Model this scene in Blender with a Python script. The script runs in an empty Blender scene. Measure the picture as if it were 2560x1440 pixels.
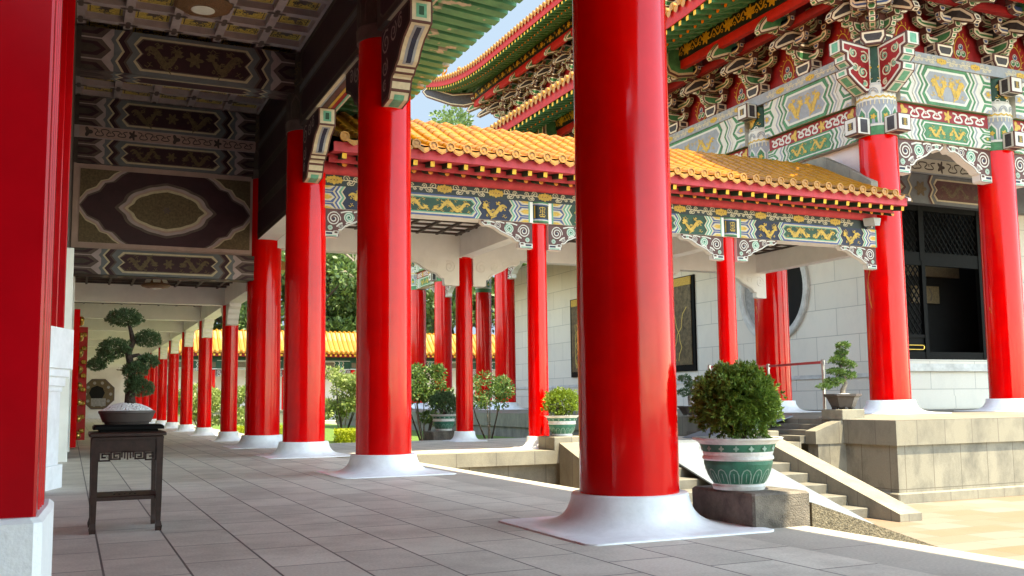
import bpy, math, random
from mathutils import Vector, Matrix
R = math.radians
rnd = random.Random(7)
sc = bpy.context.scene
COL = sc.collection
# ------------------------------------------------------------------ camera, sky, sun, exposure
F, PITCH, ROLL, YAW, SY, HC = 2440.24, 0.1001, -0.0107, 0.4243, 35.97, 1.15
fw = Vector((math.sin(YAW)*math.cos(PITCH), math.cos(YAW)*math.cos(PITCH), math.sin(PITCH)))
rt = Vector((math.cos(YAW), -math.sin(YAW), 0)); up = rt.cross(fw)
r2 = rt*math.cos(ROLL)+up*math.sin(ROLL); u2 = up*math.cos(ROLL)-rt*math.sin(ROLL)
cd = bpy.data.cameras.new('camera'); cam = bpy.data.objects.new('camera', cd); COL.objects.link(cam)
cam.matrix_world = Matrix(((r2.x, u2.x, -fw.x, 0), (r2.y, u2.y, -fw.y, 0), (r2.z, u2.z, -fw.z, HC), (0, 0, 0, 1)))
cd.sensor_fit = 'HORIZONTAL'; cd.sensor_width = 36; cd.lens = F/2560*36; cd.shift_y = SY/2560
cd.clip_start = .05; cd.clip_end = 2000
sc.camera = cam
SUN = Vector((.165, -.30, 1)).normalized()
sun_el = math.asin(SUN.z); sun_az = math.atan2(SUN.x, SUN.y)
w = bpy.data.worlds.new('World'); sc.world = w; w.use_nodes = True
nt = w.node_tree; nt.nodes.clear()
sky = nt.nodes.new('ShaderNodeTexSky'); sky.sky_type = 'NISHITA'; sky.sun_disc = False
sky.sun_elevation = sun_el; sky.sun_rotation = sun_az; sky.air_density = .85; sky.dust_density = .5; sky.ozone_density = 2.0
bg = nt.nodes.new('ShaderNodeBackground'); bg.inputs[1].default_value = .15
wo = nt.nodes.new('ShaderNodeOutputWorld')
nt.links.new(sky.outputs[0], bg.inputs[0]); nt.links.new(bg.outputs[0], wo.inputs[0])
sl = bpy.data.lights.new('sun', 'SUN'); sl.energy = 2.0; sl.angle = R(.55); sl.color = (1, .98, .95)
so = bpy.data.objects.new('sun', sl); COL.objects.link(so); so.rotation_euler = SUN.to_track_quat('Z', 'Y').to_euler(); so.location = (10, -20, 60)
vs = sc.view_settings; vs.view_transform = 'Standard'; vs.look = 'None'; vs.gamma = 1; vs.use_curve_mapping = False
vs.exposure = 3.0
vs.use_white_balance = True; vs.white_balance_temperature = 9300; vs.white_balance_tint = 2
try:
    sc.cycles.use_denoising = True; sc.cycles.max_bounces = 10; sc.cycles.diffuse_bounces = 6
    sc.cycles.sample_clamp_indirect = 6
except Exception: pass
# ------------------------------------------------------------------ materials
SKYC = (.066, .098, .165)
def newmat(name):
    m = bpy.data.materials.new(name); m.use_nodes = True
    n = m.node_tree.nodes; return m, n, m.node_tree.links, n['Principled BSDF']
def mat(name, c, rough=.55, metal=0, var=.18, vs_=6., bump=0., bs=60., coat=0., spec=.3, c2=None, thr=None, tr=0):
    m, n, l, b = newmat(name)
    b.inputs['Roughness'].default_value = rough; b.inputs['Metallic'].default_value = metal
    b.inputs['Coat Weight'].default_value = coat; b.inputs['Coat Roughness'].default_value = .06
    b.inputs['Specular IOR Level'].default_value = spec
    if tr: b.inputs['Subsurface Weight'].default_value = 0
    g = n.new('ShaderNodeNewGeometry')
    nz = n.new('ShaderNodeTexNoise'); nz.inputs['Scale'].default_value = vs_; nz.inputs['Detail'].default_value = 5
    nz.inputs['Roughness'].default_value = .65
    l.new(g.outputs['Position'], nz.inputs['Vector'])
    rp = n.new('ShaderNodeValToRGB')
    c2 = c2 or tuple(max(0, x*(1-var*1.5)) for x in c[:3]); hi = tuple(min(1, x*(1+var*.6)) for x in c[:3])
    t = thr or (.3, .7)
    rp.color_ramp.elements[0].position = t[0]; rp.color_ramp.elements[1].position = t[1]
    rp.color_ramp.elements[0].color = (*c2, 1); rp.color_ramp.elements[1].color = (*hi, 1)
    l.new(nz.outputs['Fac'], rp.inputs['Fac']); l.new(rp.outputs['Color'], b.inputs['Base Color'])
    if bump:
        n2 = n.new('ShaderNodeTexNoise'); n2.inputs['Scale'].default_value = bs; n2.inputs['Detail'].default_value = 4
        l.new(g.outputs['Position'], n2.inputs['Vector'])
        bp = n.new('ShaderNodeBump'); bp.inputs['Strength'].default_value = bump; bp.inputs['Distance'].default_value = .02
        l.new(n2.outputs['Fac'], bp.inputs['Height']); l.new(bp.outputs['Normal'], b.inputs['Normal'])
        if coat: l.new(bp.outputs['Normal'], b.inputs['Coat Normal'])
    return m
def stone(name, c, c2, mortar, bw, bh, mode='wall', ms=.006, off=.5, ph=(0, 0), rough=.6, stain=.5, tint=.12, swap=False, squash=1., bump=.25, stainc=None, dirt=(.48, .72)):
    """block or tile courses in world metres, with stains and grain"""
    m, n, l, b = newmat(name)
    b.inputs['Roughness'].default_value = rough; b.inputs['Specular IOR Level'].default_value = .3
    g = n.new('ShaderNodeNewGeometry'); s = n.new('ShaderNodeSeparateXYZ'); l.new(g.outputs['Position'], s.inputs[0])
    cb = n.new('ShaderNodeCombineXYZ')
    if mode == 'wall':
        a = n.new('ShaderNodeMath'); a.operation = 'ADD'; l.new(s.outputs[0], a.inputs[0]); l.new(s.outputs[1], a.inputs[1])
        l.new(a.outputs[0], cb.inputs[0]); l.new(s.outputs[2], cb.inputs[1])
    else:
        l.new(s.outputs[1 if swap else 0], cb.inputs[0]); l.new(s.outputs[0 if swap else 1], cb.inputs[1])
    mp = n.new('ShaderNodeMapping'); mp.inputs['Location'].default_value = (-ph[0], -ph[1], 0); l.new(cb.outputs[0], mp.inputs[0])
    br = n.new('ShaderNodeTexBrick'); br.offset = off; br.squash = squash
    br.inputs['Scale'].default_value = 1; br.inputs['Brick Width'].default_value = bw; br.inputs['Row Height'].default_value = bh
    br.inputs['Mortar Size'].default_value = ms; br.inputs['Mortar Smooth'].default_value = .2; br.inputs['Bias'].default_value = 0
    br.inputs['Color1'].default_value = (*c, 1); br.inputs['Color2'].default_value = (*c2, 1); br.inputs['Mortar'].default_value = (*mortar, 1)
    l.new(mp.outputs[0], br.inputs[0])
    nz = n.new('ShaderNodeTexNoise'); nz.inputs['Scale'].default_value = 1.1; nz.inputs['Detail'].default_value = 9; nz.inputs['Roughness'].default_value = .68
    sm = n.new('ShaderNodeMapping'); sm.inputs['Scale'].default_value = (1.3, 1.3, .8) if mode == 'wall' else (1, 1, 1); l.new(g.outputs['Position'], sm.inputs[0]); l.new(sm.outputs[0], nz.inputs['Vector'])
    rp = n.new('ShaderNodeValToRGB'); rp.color_ramp.elements[0].position = dirt[0]; rp.color_ramp.elements[1].position = dirt[1]
    l.new(nz.outputs['Fac'], rp.inputs['Fac'])
    mx = n.new('ShaderNodeMix'); mx.data_type = 'RGBA'; mx.blend_type = 'MIX'
    sc_ = n.new('ShaderNodeMath'); sc_.operation = 'MULTIPLY'; sc_.inputs[1].default_value = stain; l.new(rp.outputs['Color'], sc_.inputs[0])
    l.new(sc_.outputs[0], mx.inputs['Factor']); l.new(br.outputs['Color'], mx.inputs['A'])
    mx.inputs['B'].default_value = (*(stainc or tuple(x*.35 for x in c)), 1)
    n3 = n.new('ShaderNodeTexNoise'); n3.inputs['Scale'].default_value = 45; n3.inputs['Detail'].default_value = 5; l.new(g.outputs['Position'], n3.inputs['Vector'])
    hs = n.new('ShaderNodeMix'); hs.data_type = 'RGBA'; hs.blend_type = 'OVERLAY'; hs.inputs['Factor'].default_value = tint*3
    l.new(mx.outputs['Result'], hs.inputs['A']); l.new(n3.outputs['Fac'], hs.inputs['B']); l.new(hs.outputs['Result'], b.inputs['Base Color'])
    ad = n.new('ShaderNodeMath'); ad.operation = 'MULTIPLY_ADD'; ad.inputs[1].default_value = -1.2; l.new(br.outputs['Fac'], ad.inputs[0]); l.new(n3.outputs['Fac'], ad.inputs[2])
    bp = n.new('ShaderNodeBump'); bp.inputs['Strength'].default_value = bump; bp.inputs['Distance'].default_value = .01
    l.new(ad.outputs[0], bp.inputs['Height']); l.new(bp.outputs['Normal'], b.inputs['Normal'])
    return m
M = {}
M['red'] = mat('red_lacquer', (.70, .002, .004), .09, var=.10, vs_=1.2, bump=.09, bs=2.6, coat=.0, spec=.24, c2=(.56, .0012, .004))
def brushed(m, lo, hi):
    """brush marks and scuffs: streaky roughness along the height"""
    n = m.node_tree.nodes; l = m.node_tree.links; b = n['Principled BSDF']; g = n.new('ShaderNodeNewGeometry')
    mp = n.new('ShaderNodeMapping'); mp.inputs['Scale'].default_value = (9, 9, .8); l.new(g.outputs['Position'], mp.inputs[0])
    z = n.new('ShaderNodeTexNoise'); z.inputs['Scale'].default_value = 1.6; z.inputs['Detail'].default_value = 6; l.new(mp.outputs[0], z.inputs['Vector'])
    r = n.new('ShaderNodeMapRange'); r.inputs['From Min'].default_value = .35; r.inputs['From Max'].default_value = .7; r.inputs['To Min'].default_value = lo; r.inputs['To Max'].default_value = hi; l.new(z.outputs['Fac'], r.inputs['Value']); l.new(r.outputs['Result'], b.inputs['Roughness'])
brushed(M['red'], .05, .22)
M['redshade'] = mat('shaded_red_lacquer', (.46, .002, .008), .2, var=.12, vs_=1.5, bump=.05, bs=4, spec=.22)  # column red made darker: the shade on the piers is put into the colour
M['white'] = mat('white_gloss_paint', (.84, .87, .90), .38, var=.09, vs_=5, bump=.08, bs=28, coat=.12)
M['whitematt'] = mat('white_plaster', (.81, .79, .745), .7, var=.06, vs_=1.6, bump=.05, bs=40)
M['whiterough'] = mat('white_rough_plaster', (.78, .79, .80), .6, var=.04, vs_=5, bump=.22, bs=40)
M['floor'] = stone('grey_floor_tiles', (.64, .59, .505), (.53, .485, .415), (.10, .09, .085), .92, .545, 'floor', .009, .5, (.2, .245), .55, .6, .10, True, dirt=(.44, .74), stainc=(.25, .222, .19))
M['edge'] = stone('grey_edge_slabs', (.45, .415, .355), (.39, .36, .31), (.11, .10, .095), 2.1, 1.2, 'floor', .006, .5, (.7, 0), .55, .3, .12, True)
M['terr'] = stone('terrace_paving', (.20, .185, .15), (.175, .16, .13), (.10, .09, .075), 1.2, .8, 'floor', .007, .5, (.3, .1), .6, .4, .08)
M['court'] = stone('courtyard_tiles', (.185, .168, .142), (.185, .112, .066), (.115, .09, .065), 1.15, .72, 'floor', .01, .5, (0, 0), .6, .15, .06, False, stainc=(.20, .18, .15))
M['stone'] = stone('weathered_sandstone', (.255, .23, .178), (.22, .198, .152), (.13, .11, .085), .95, 1.3, 'wall', .013, 0., (.1, .16), .75, .8, .07, stainc=(.105, .096, .08), dirt=(.44, .66))
M['stonecap'] = stone('weathered_cap_stone', (.242, .217, .165), (.21, .188, .142), (.14, .12, .1), .95, 3., 'wall', .014, 0., (.4, 1.), .7, .75, .07, stainc=(.125, .113, .092), dirt=(.45, .68))
M['darkstone'] = mat('dark_mossy_stone', (.17, .145, .12), .8, var=.5, vs_=3.5, bump=.6, bs=70)
M['step'] = mat('pale_step_stone', (.16, .147, .12), .7, var=.22, vs_=2.5, bump=.25, bs=60)
M['pebble'] = mat('pebble_dash', (.20, .165, .115), .85, var=.45, vs_=38, bump=.9, bs=60)
M['marble'] = stone('white_wall_blocks', (.69, .63, .55), (.63, .575, .50), (.36, .33, .29), 2.3, 1.05, 'wall', .014, .5, (.6, .35), .45, .22, .05, stainc=(.42, .40, .38))
M['marblep'] = mat('polished_pale_marble', (.56, .55, .53), .3, var=.22, vs_=2.2)
M['ochre'] = mat('ochre_glazed_tile', (.36, .135, .009), .34, var=.16, vs_=3.0, bump=.06, bs=18, coat=.0, spec=.35)
def island(m, lo=.86, hi=1.10):
    """every tile its own tone"""
    n = m.node_tree.nodes; l = m.node_tree.links; b = n['Principled BSDF']; src = b.inputs['Base Color'].links[0].from_socket
    g = n.new('ShaderNodeNewGeometry'); r = n.new('ShaderNodeMapRange'); r.inputs['To Min'].default_value = lo; r.inputs['To Max'].default_value = hi; l.new(g.outputs['Random Per Island'], r.inputs['Value'])
    mx = n.new('ShaderNodeVectorMath'); mx.operation = 'SCALE'; l.new(src, mx.inputs[0]); l.new(r.outputs['Result'], mx.inputs['Scale']); l.new(mx.outputs['Vector'], b.inputs['Base Color'])
island(M['ochre'])
M['ochrel'] = mat('yellow_tile_end', (.42, .175, .02), .35, var=.2, vs_=25, bump=.25, bs=60, coat=.2)
M['yelpaint'] = mat('yellow_paint', (.75, .42, .04), .5, var=.2, vs_=12)
M['orapaint'] = mat('orange_paint', (.75, .25, .04), .5, var=.2, vs_=12)
M['pink'] = mat('faded_red_fascia', (.50, .05, .065), .6, var=.3, vs_=5, c2=(.38, .035, .045))
M['redp'] = mat('red_paint', (.27, .010, .014), .5, var=.2, vs_=4)
M['redbr'] = mat('bright_red_paint', (.42, .012, .012), .5, var=.2, vs_=4)
M['green'] = mat('green_paint', (.055, .20, .085), .5, var=.3, vs_=4)
M['greenp'] = mat('peeling_green_paint', (.10, .30, .14), .55, var=.3, vs_=1.7, c2=(.045, .17, .085), bump=.15, bs=20)
def peel(m, c, lo=.60, hi=.64):
    n = m.node_tree.nodes; l = m.node_tree.links; b = n['Principled BSDF']; src = b.inputs['Base Color'].links[0].from_socket
    g = n.new('ShaderNodeNewGeometry'); z = n.new('ShaderNodeTexNoise'); z.inputs['Scale'].default_value = 2.6; z.inputs['Detail'].default_value = 7; l.new(g.outputs['Position'], z.inputs['Vector'])
    r = n.new('ShaderNodeValToRGB'); r.color_ramp.elements[0].position = lo; r.color_ramp.elements[1].position = hi; l.new(z.outputs['Fac'], r.inputs['Fac'])
    mx = n.new('ShaderNodeMix'); mx.data_type = 'RGBA'; l.new(r.outputs['Color'], mx.inputs['Factor']); l.new(src, mx.inputs['A']); mx.inputs['B'].default_value = (*c, 1); l.new(mx.outputs['Result'], b.inputs['Base Color'])
peel(M['greenp'], (.50, .40, .30))
M['teal'] = mat('light_green_paint', (.11, .33, .22), .5, var=.2, vs_=8)
M['dkgreen'] = mat('dark_green_paint', (.015, .06, .032), .5, var=.25, vs_=4)
M['navy'] = mat('navy_paint', (.012, .017, .045), .5, var=.25, vs_=6)
M['blue'] = mat('blue_paint', (.05, .085, .22), .5, var=.2, vs_=6)
M['grblue'] = mat('grey_blue_paint', (.27, .285, .31), .55, var=.15, vs_=4)
M['grey'] = mat('faded_grey_paint', (.30, .29, .285), .6, var=.25, vs_=6)
M['cream'] = mat('cream_paint', (.54, .46, .32), .55, var=.12, vs_=10)
M['wht'] = mat('white_paint', (.56, .535, .47), .5, var=.06, vs_=10)
M['brown'] = mat('brown_paint', (.10, .035, .03), .5, var=.2, vs_=8)
M['black'] = mat('black_green_paint', (.012, .018, .016), .4, var=.2, vs_=6)
M['dkgrey'] = mat('charcoal_paint', (.05, .042, .046), .5, var=.25, vs_=8)
M['bcream'] = mat('pale_outline_paint', (.68, .59, .47), .55, var=.1, vs_=10)
M['gold'] = mat('gold_paint', (.56, .34, .05), .45, var=.25, vs_=14)
M['goldd'] = mat('dull_gold_paint', (.60, .42, .10), .55, var=.35, vs_=30)
M['mauve'] = mat('mauve_grey_paint', (.42, .335, .34), .6, var=.15, vs_=3)
M['slate'] = mat('slate_blue_paint', (.15, .16, .175), .6, var=.15, vs_=3)
M['maroon'] = mat('maroon_paint', (.045, .016, .022), .55, var=.2, vs_=3)
M['umber'] = mat('umber_paint', (.075, .054, .046), .55, var=.25, vs_=4)
M['umberl'] = mat('light_umber_paint', (.12, .085, .075), .55, var=.25, vs_=4)
M['bronze'] = mat('bronze_gold_paint', (.14, .10, .055), .6, var=.3, vs_=18)
M['rose'] = mat('dusty_rose_paint', (.42, .29, .26), .6, var=.1, vs_=3)
M['dwood'] = mat('dark_rosewood', (.036, .015, .011), .45, var=.4, vs_=14, spec=.3)
M['bwood'] = mat('black_wood', (.005, .005, .0052), .55, var=.3, vs_=8, spec=.07)
M['lantwood'] = mat('carved_lantern_wood', (.20, .095, .04), .5, var=.4, vs_=40, bump=.4, bs=60)
M['milk'] = mat('milk_glass', (.72, .70, .62), .25, var=.05)
M['gravel'] = mat('white_gravel', (.80, .79, .78), .7, var=.08, vs_=60)
M['clay'] = mat('brown_clay_pot', (.075, .06, .054), .45, var=.15, vs_=8)
M['bark'] = mat('dark_bark', (.06, .042, .032), .85, var=.4, vs_=20, bump=.7, bs=60)
M['barkl'] = mat('pale_bark', (.22, .18, .14), .85, var=.35, vs_=15, bump=.5, bs=50)
M['brass'] = mat('polished_brass', (.62, .40, .10), .22, 1., var=.15)
M['steel'] = mat('brushed_steel', (.55, .53, .52), .3, 1., var=.1)
M['belt'] = mat('red_belt', (.50, .05, .05), .6, var=.1)
M['ramp'] = mat('pale_ramp_board', (.165, .19, .215), .4, var=.08, vs_=3)
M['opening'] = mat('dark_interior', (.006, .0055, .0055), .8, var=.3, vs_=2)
M['bronzep'] = mat('carved_bronze_panel', (.12, .085, .045), .45, .4, var=.5, vs_=5, bump=.6, bs=9)
M['potgreen'] = mat('worn_green_pot_paint', (.03, .16, .10), .5, var=.35, vs_=9, c2=(.025, .11, .075), bump=.2, bs=60)
M['potwhite'] = mat('worn_white_pot_paint', (.74, .72, .69), .5, var=.2, vs_=7, bump=.2, bs=60)
M['potline'] = mat('pale_green_pot_relief', (.28, .42, .34), .5, var=.3, vs_=15)
M['soil'] = mat('garden_soil', (.10, .075, .05), .9, var=.4, vs_=3)
M['grass'] = mat('garden_grass', (.09, .16, .03), .9, var=.4, vs_=8, bump=.5, bs=60)
M['pinkwall'] = mat('pale_pink_plaster', (.66, .53, .49), .7, var=.08, vs_=1.5)
M['hillg'] = mat('distant_trees', (.05, .085, .03), .9, var=.5, vs_=.5)
M['lamp'] = mat('grey_lamp_metal', (.40, .40, .39), .5, var=.1)
def leafmat(name, c, c2):
    m, n, l, b = newmat(name); b.inputs['Roughness'].default_value = .5
    oi = n.new('ShaderNodeNewGeometry'); nz = n.new('ShaderNodeTexNoise'); nz.inputs['Scale'].default_value = 3.5
    l.new(oi.outputs['Position'], nz.inputs['Vector'])
    mx = n.new('ShaderNodeMix'); mx.data_type = 'RGBA'; l.new(oi.outputs['Random Per Island'], mx.inputs['Factor'])
    mx.inputs['A'].default_value = (*c, 1); mx.inputs['B'].default_value = (*c2, 1); l.new(mx.outputs['Result'], b.inputs['Base Color'])
    tr = n.new('ShaderNodeBsdfTranslucent'); l.new(mx.outputs['Result'], tr.inputs['Color'])
    ms = n.new('ShaderNodeMixShader'); ms.inputs[0].default_value = .3
    l.new(b.outputs[0], ms.inputs[1]); l.new(tr.outputs[0], ms.inputs[2]); l.new(ms.outputs[0], n['Material Output'].inputs['Surface'])
    return m
M['lf_jun'] = leafmat('juniper_leaf', (.05, .105, .04), (.12, .20, .08))
M['lf_bush'] = leafmat('cypress_leaf', (.06, .14, .022), (.25, .36, .06))
M['lf_lime'] = leafmat('lime_leaf', (.11, .19, .02), (.26, .34, .04))
M['lf_mid'] = leafmat('shrub_leaf', (.035, .095, .022), (.14, .22, .05))
M['lf_pale'] = leafmat('pale_shrub_leaf', (.13, .20, .05), (.34, .40, .13))
M['lf_tree'] = leafmat('tree_leaf', (.03, .075, .018), (.12, .19, .045))
M['lf_treel'] = leafmat('light_tree_leaf', (.05, .11, .03), (.15, .22, .07))
M['lf_yel'] = leafmat('yellow_hedge_leaf', (.28, .34, .02), (.48, .50, .05))
# ------------------------------------------------------------------ mesh builder
class MB:
    def __init__(s): s.v = []; s.f = []; s.m = []; s.sm = []; s.ml = []
    def mi(s, k):
        if k not in s.ml: s.ml.append(k)
        return s.ml.index(k)
    def face(s, pts, k, sm=False):
        i = len(s.v); s.v += [tuple(p) for p in pts]; s.f.append(tuple(range(i, i+len(pts)))); s.m.append(s.mi(k)); s.sm.append(sm)
    def add(s, vs_, fs, k, sm=False):
        i = len(s.v); s.v += [tuple(p) for p in vs_]; a = s.mi(k)
        for f in fs: s.f.append(tuple(i+j for j in f)); s.m.append(a); s.sm.append(sm)
    def box(s, a, b, k):
        (x0, y0, z0), (x1, y1, z1) = a, b
        v = [(x0, y0, z0), (x1, y0, z0), (x1, y1, z0), (x0, y1, z0), (x0, y0, z1), (x1, y0, z1), (x1, y1, z1), (x0, y1, z1)]
        s.add(v, [(3, 2, 1, 0), (4, 5, 6, 7), (0, 1, 5, 4), (1, 2, 6, 5), (2, 3, 7, 6), (3, 0, 4, 7)], k)
    def bevbox(s, a, b, k, e=.02):
        """box with chamfered vertical and top edges"""
        (x0, y0, z0), (x1, y1, z1) = a, b
        def ring(d, z, c): return [(x0+d+c, y0+d, z), (x1-d-c, y0+d, z), (x1-d, y0+d+c, z), (x1-d, y1-d-c, z), (x1-d-c, y1-d, z), (x0+d+c, y1-d, z), (x0+d, y1-d-c, z), (x0+d, y0+d+c, z)]
        v = ring(0, z0, e)+ring(0, z1-e, e)+ring(e, z1, e)
        fs = [tuple(range(7, -1, -1)), tuple(range(16, 24))]
        for r_ in (0, 8):
            for i in range(8): fs.append((r_+i, r_+(i+1) % 8, r_+8+(i+1) % 8, r_+8+i))
        s.add(v, fs, k)
    def prism(s, p2, t, fr, k):
        """polygon p2 (a,b) on frame (O,A,B,N), extruded symmetric by t along N"""
        O, A, B, N = fr; n = len(p2)
        f = [O+A*a+B*b+N*(t/2) for a, b in p2]; bk = [O+A*a+B*b-N*(t/2) for a, b in p2]
        s.add(f+bk, [tuple(range(n)), tuple(range(2*n-1, n-1, -1))]+[(i, n+i, n+(i+1) % n, (i+1) % n) for i in range(n)], k)
    def lathe(s, prof, c=(0, 0, 0), n=32, k='red', cap=True, sq=None):
        """prof: (r,z[,key]) ; sq(t)->blend to square"""
        rows = []
        for j, p in enumerate(prof):
            row = []
            for i in range(n):
                a = 2*math.pi*(i+.5)/n; r = p[0]
                if sq:
                    q = sq[j]; r = r*(1-q)+q*r/max(abs(math.cos(a)), abs(math.sin(a)))
                row.append((c[0]+r*math.cos(a), c[1]+r*math.sin(a), c[2]+p[1]))
            rows.append(row)
        for j in range(len(prof)-1):
            kk = prof[j][2] if len(prof[j]) > 2 else k
            s.add(rows[j]+rows[j+1], [(i, (i+1) % n, n+(i+1) % n, n+i) for i in range(n)], kk, True)
        if cap:
            s.face(rows[-1], prof[-1][2] if len(prof[-1]) > 2 else k); s.face(rows[0][::-1], prof[0][2] if len(prof[0]) > 2 else k)
    def tube(s, path, r, k, n=8, cap=True, sm=True):
        path = [Vector(p) for p in path]; rr = r if isinstance(r, (list, tuple)) else [r]*len(path)
        rows = []; prev = None
        for i, p in enumerate(path):
            t = (path[min(i+1, len(path)-1)]-path[max(i-1, 0)]).normalized()
            if prev is None:
                a = t.orthogonal().normalized()
            else:
                a = (prev-t*prev.dot(t)).normalized()
            prev = a; b = t.cross(a)
            rows.append([p+(a*math.cos(2*math.pi*j/n)+b*math.sin(2*math.pi*j/n))*rr[i] for j in range(n)])
        for i in range(len(rows)-1):
            s.add(rows[i]+rows[i+1], [(j, (j+1) % n, n+(j+1) % n, n+j) for j in range(n)], k, sm)
        if cap: s.face(rows[0][::-1], k); s.face(rows[-1], k)
    def sphere(s, c, r, k, n=10, m=7, sz=1.):
        rows = []
        for j in range(m+1):
            t = math.pi*j/m
            rows.append([(c[0]+r*math.sin(t)*math.cos(2*math.pi*i/n), c[1]+r*math.sin(t)*math.sin(2*math.pi*i/n), c[2]-r*sz*math.cos(t)) for i in range(n)])
        for j in range(m): s.add(rows[j]+rows[j+1], [(i, (i+1) % n, n+(i+1) % n, n+i) for i in range(n)], k, True)
    def mesh(s, name, org=(0, 0, 0)):
        me = bpy.data.meshes.new(name); ox, oy, oz = org
        me.from_pydata([(x-ox, y-oy, z-oz) for x, y, z in s.v], [], s.f)
        for k in s.ml: me.materials.append(M[k])
        me.polygons.foreach_set('material_index', s.m); me.polygons.foreach_set('use_smooth', s.sm)
        me.update(); return me
def W(o):
    v = Vector(o.location); p = o.parent
    while p is not None: v += Vector(p.location); p = p.parent
    return v
def thing(name, label, cat, loc=(0, 0, 0), group=None, kind=None):
    o = bpy.data.objects.new(name, None); o.empty_display_size = .2; o.location = loc; COL.objects.link(o)
    tag(o, label, cat, group, kind); return o
def tag(o, label=None, cat=None, group=None, kind=None):
    if label: o['label'] = label
    if cat: o['category'] = cat
    if group: o['group'] = group
    if kind: o['kind'] = kind
    return o
def part(name, mb, parent=None, org=None):
    """link one mesh; builder coordinates are world coordinates"""
    pw = W(parent) if parent else Vector((0, 0, 0))
    og = Vector(org) if org is not None else pw
    me = mb.mesh(name, og) if isinstance(mb, MB) else mb
    o = bpy.data.objects.new(name, me); COL.objects.link(o); o.location = og-pw
    if parent: o.parent = parent
    return o
def inst(name, me, parent, loc, rz=0, scale=None):
    """link a shared mesh at a world location"""
    o = bpy.data.objects.new(name, me); COL.objects.link(o)
    o.location = Vector(loc)-(W(parent) if parent else Vector((0, 0, 0))); o.rotation_euler = (0, 0, rz)
    if scale: o.scale = scale
    if parent: o.parent = parent
    return o
V = Vector
X_, Y_, Z_ = V((1, 0, 0)), V((0, 1, 0)), V((0, 0, 1))
# ------------------------------------------------------------------ flat painted decoration
class Pl:
    def __init__(s, O, U, N, Vv=Z_): s.O = V(O); s.U = V(U); s.V = V(Vv); s.N = V(N)
    def p(s, u, v, l=1): return s.O+s.U*u+s.V*v+s.N*(l*.003)
class Cy:
    """painted band round a column: u runs along the circumference, u=0 faces direction a0"""
    def __init__(s, c, r, a0): s.c = V(c); s.r = r; s.a0 = a0
    def p(s, u, v, l=1):
        a = s.a0+u/s.r; r = s.r+l*.003
        return s.c+V((math.cos(a)*r, math.sin(a)*r, v))
_e = [0]
def lay(l):
    _e[0] = (_e[0]+1) % 41; return l+_e[0]*.02
def poly(mb, P, pts, k, l=1):
    l = lay(l); mb.face([P.p(u, v, l) for u, v in pts], k)
def rect(mb, P, u0, v0, u1, v1, k, l=1): poly(mb, P, [(u0, v0), (u1, v0), (u1, v1), (u0, v1)], k, l)
def ribbon(mb, P, pts, wd, k, l=2, taper=None):
    n = len(pts); L = []; Rr = []; l = lay(l)
    for i, (u, v) in enumerate(pts):
        a = pts[max(i-1, 0)]; b = pts[min(i+1, n-1)]; du, dv = b[0]-a[0], b[1]-a[1]; d = math.hypot(du, dv) or 1
        ww = wd*.5*(taper(i/(n-1)) if taper else 1)
        L.append(P.p(u-dv/d*ww, v+du/d*ww, l)); Rr.append(P.p(u+dv/d*ww, v-du/d*ww, l))
    mb.add(L+Rr, [(n+i, n+i+1, i+1, i) for i in range(n-1)], k)
def disc(mb, P, u, v, r, k, l=2, n=12, ry=None):
    poly(mb, P, [(u+r*math.cos(2*math.pi*i/n), v+(ry or r)*math.sin(2*math.pi*i/n)) for i in range(n)], k, l)
def blob(mb, P, u, v, r, k, l=2, lobes=5, amp=.28, ry=1., n=30, ph=0.):
    poly(mb, P, [(u+r*(1+amp*math.cos(lobes*2*math.pi*i/n+ph))*math.cos(2*math.pi*i/n), v+ry*r*(1+amp*math.cos(lobes*2*math.pi*i/n+ph))*math.sin(2*math.pi*i/n)) for i in range(n)], k, l)
def spiral(u, v, r, turns=1.6, a0=0, n=18, sgn=1):
    return [(u+r*(1-i/n*.85)*math.cos(a0+sgn*turns*2*math.pi*i/n), v+r*(1-i/n*.85)*math.sin(a0+sgn*turns*2*math.pi*i/n)) for i in range(n+1)]
def zz(u, H, v0, a, sgn):
    return [(u+sgn*(a if i % 2 == 0 else 0), v0+H*i/4) for i in range(5)]
def zband(mb, P, u0, w, H, v0, a, sgn, k, l=2):
    A = zz(u0, H, v0, a, sgn); B = zz(u0+sgn*w, H, v0, a, sgn)
    for i in range(4): poly(mb, P, [A[i], B[i], B[i+1], A[i+1]], k, l)
def cells(mb, P, u0, w, H, v0, sgn, cols):
    """three nested hexagonal cells against a post; cols=(ground, ring, core, centre)"""
    rect(mb, P, min(u0, u0+sgn*w), v0, max(u0, u0+sgn*w), v0+H, cols[0], 1.9)
    for c in (0, .5, 1):
        for j, (q, k) in enumerate(((.235, cols[1]), (.165, cols[2]), (.10, cols[3]))):
            lo, hi = max(v0, v0+H*(c-q)), min(v0+H, v0+H*(c+q)); t = w*(.92-.16*j); s_ = w*(.62-.14*j)
            if c == .5: pts = [(u0, lo), (u0+sgn*s_, lo), (u0+sgn*t, v0+H*.5), (u0+sgn*s_, hi), (u0, hi)]
            elif c == 0: pts = [(u0, lo), (u0+sgn*t, lo), (u0+sgn*s_, hi), (u0, hi)]
            else: pts = [(u0, lo), (u0+sgn*s_, lo), (u0+sgn*t, hi), (u0, hi)]
            poly(mb, P, pts, k, 2.8+j)
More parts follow.
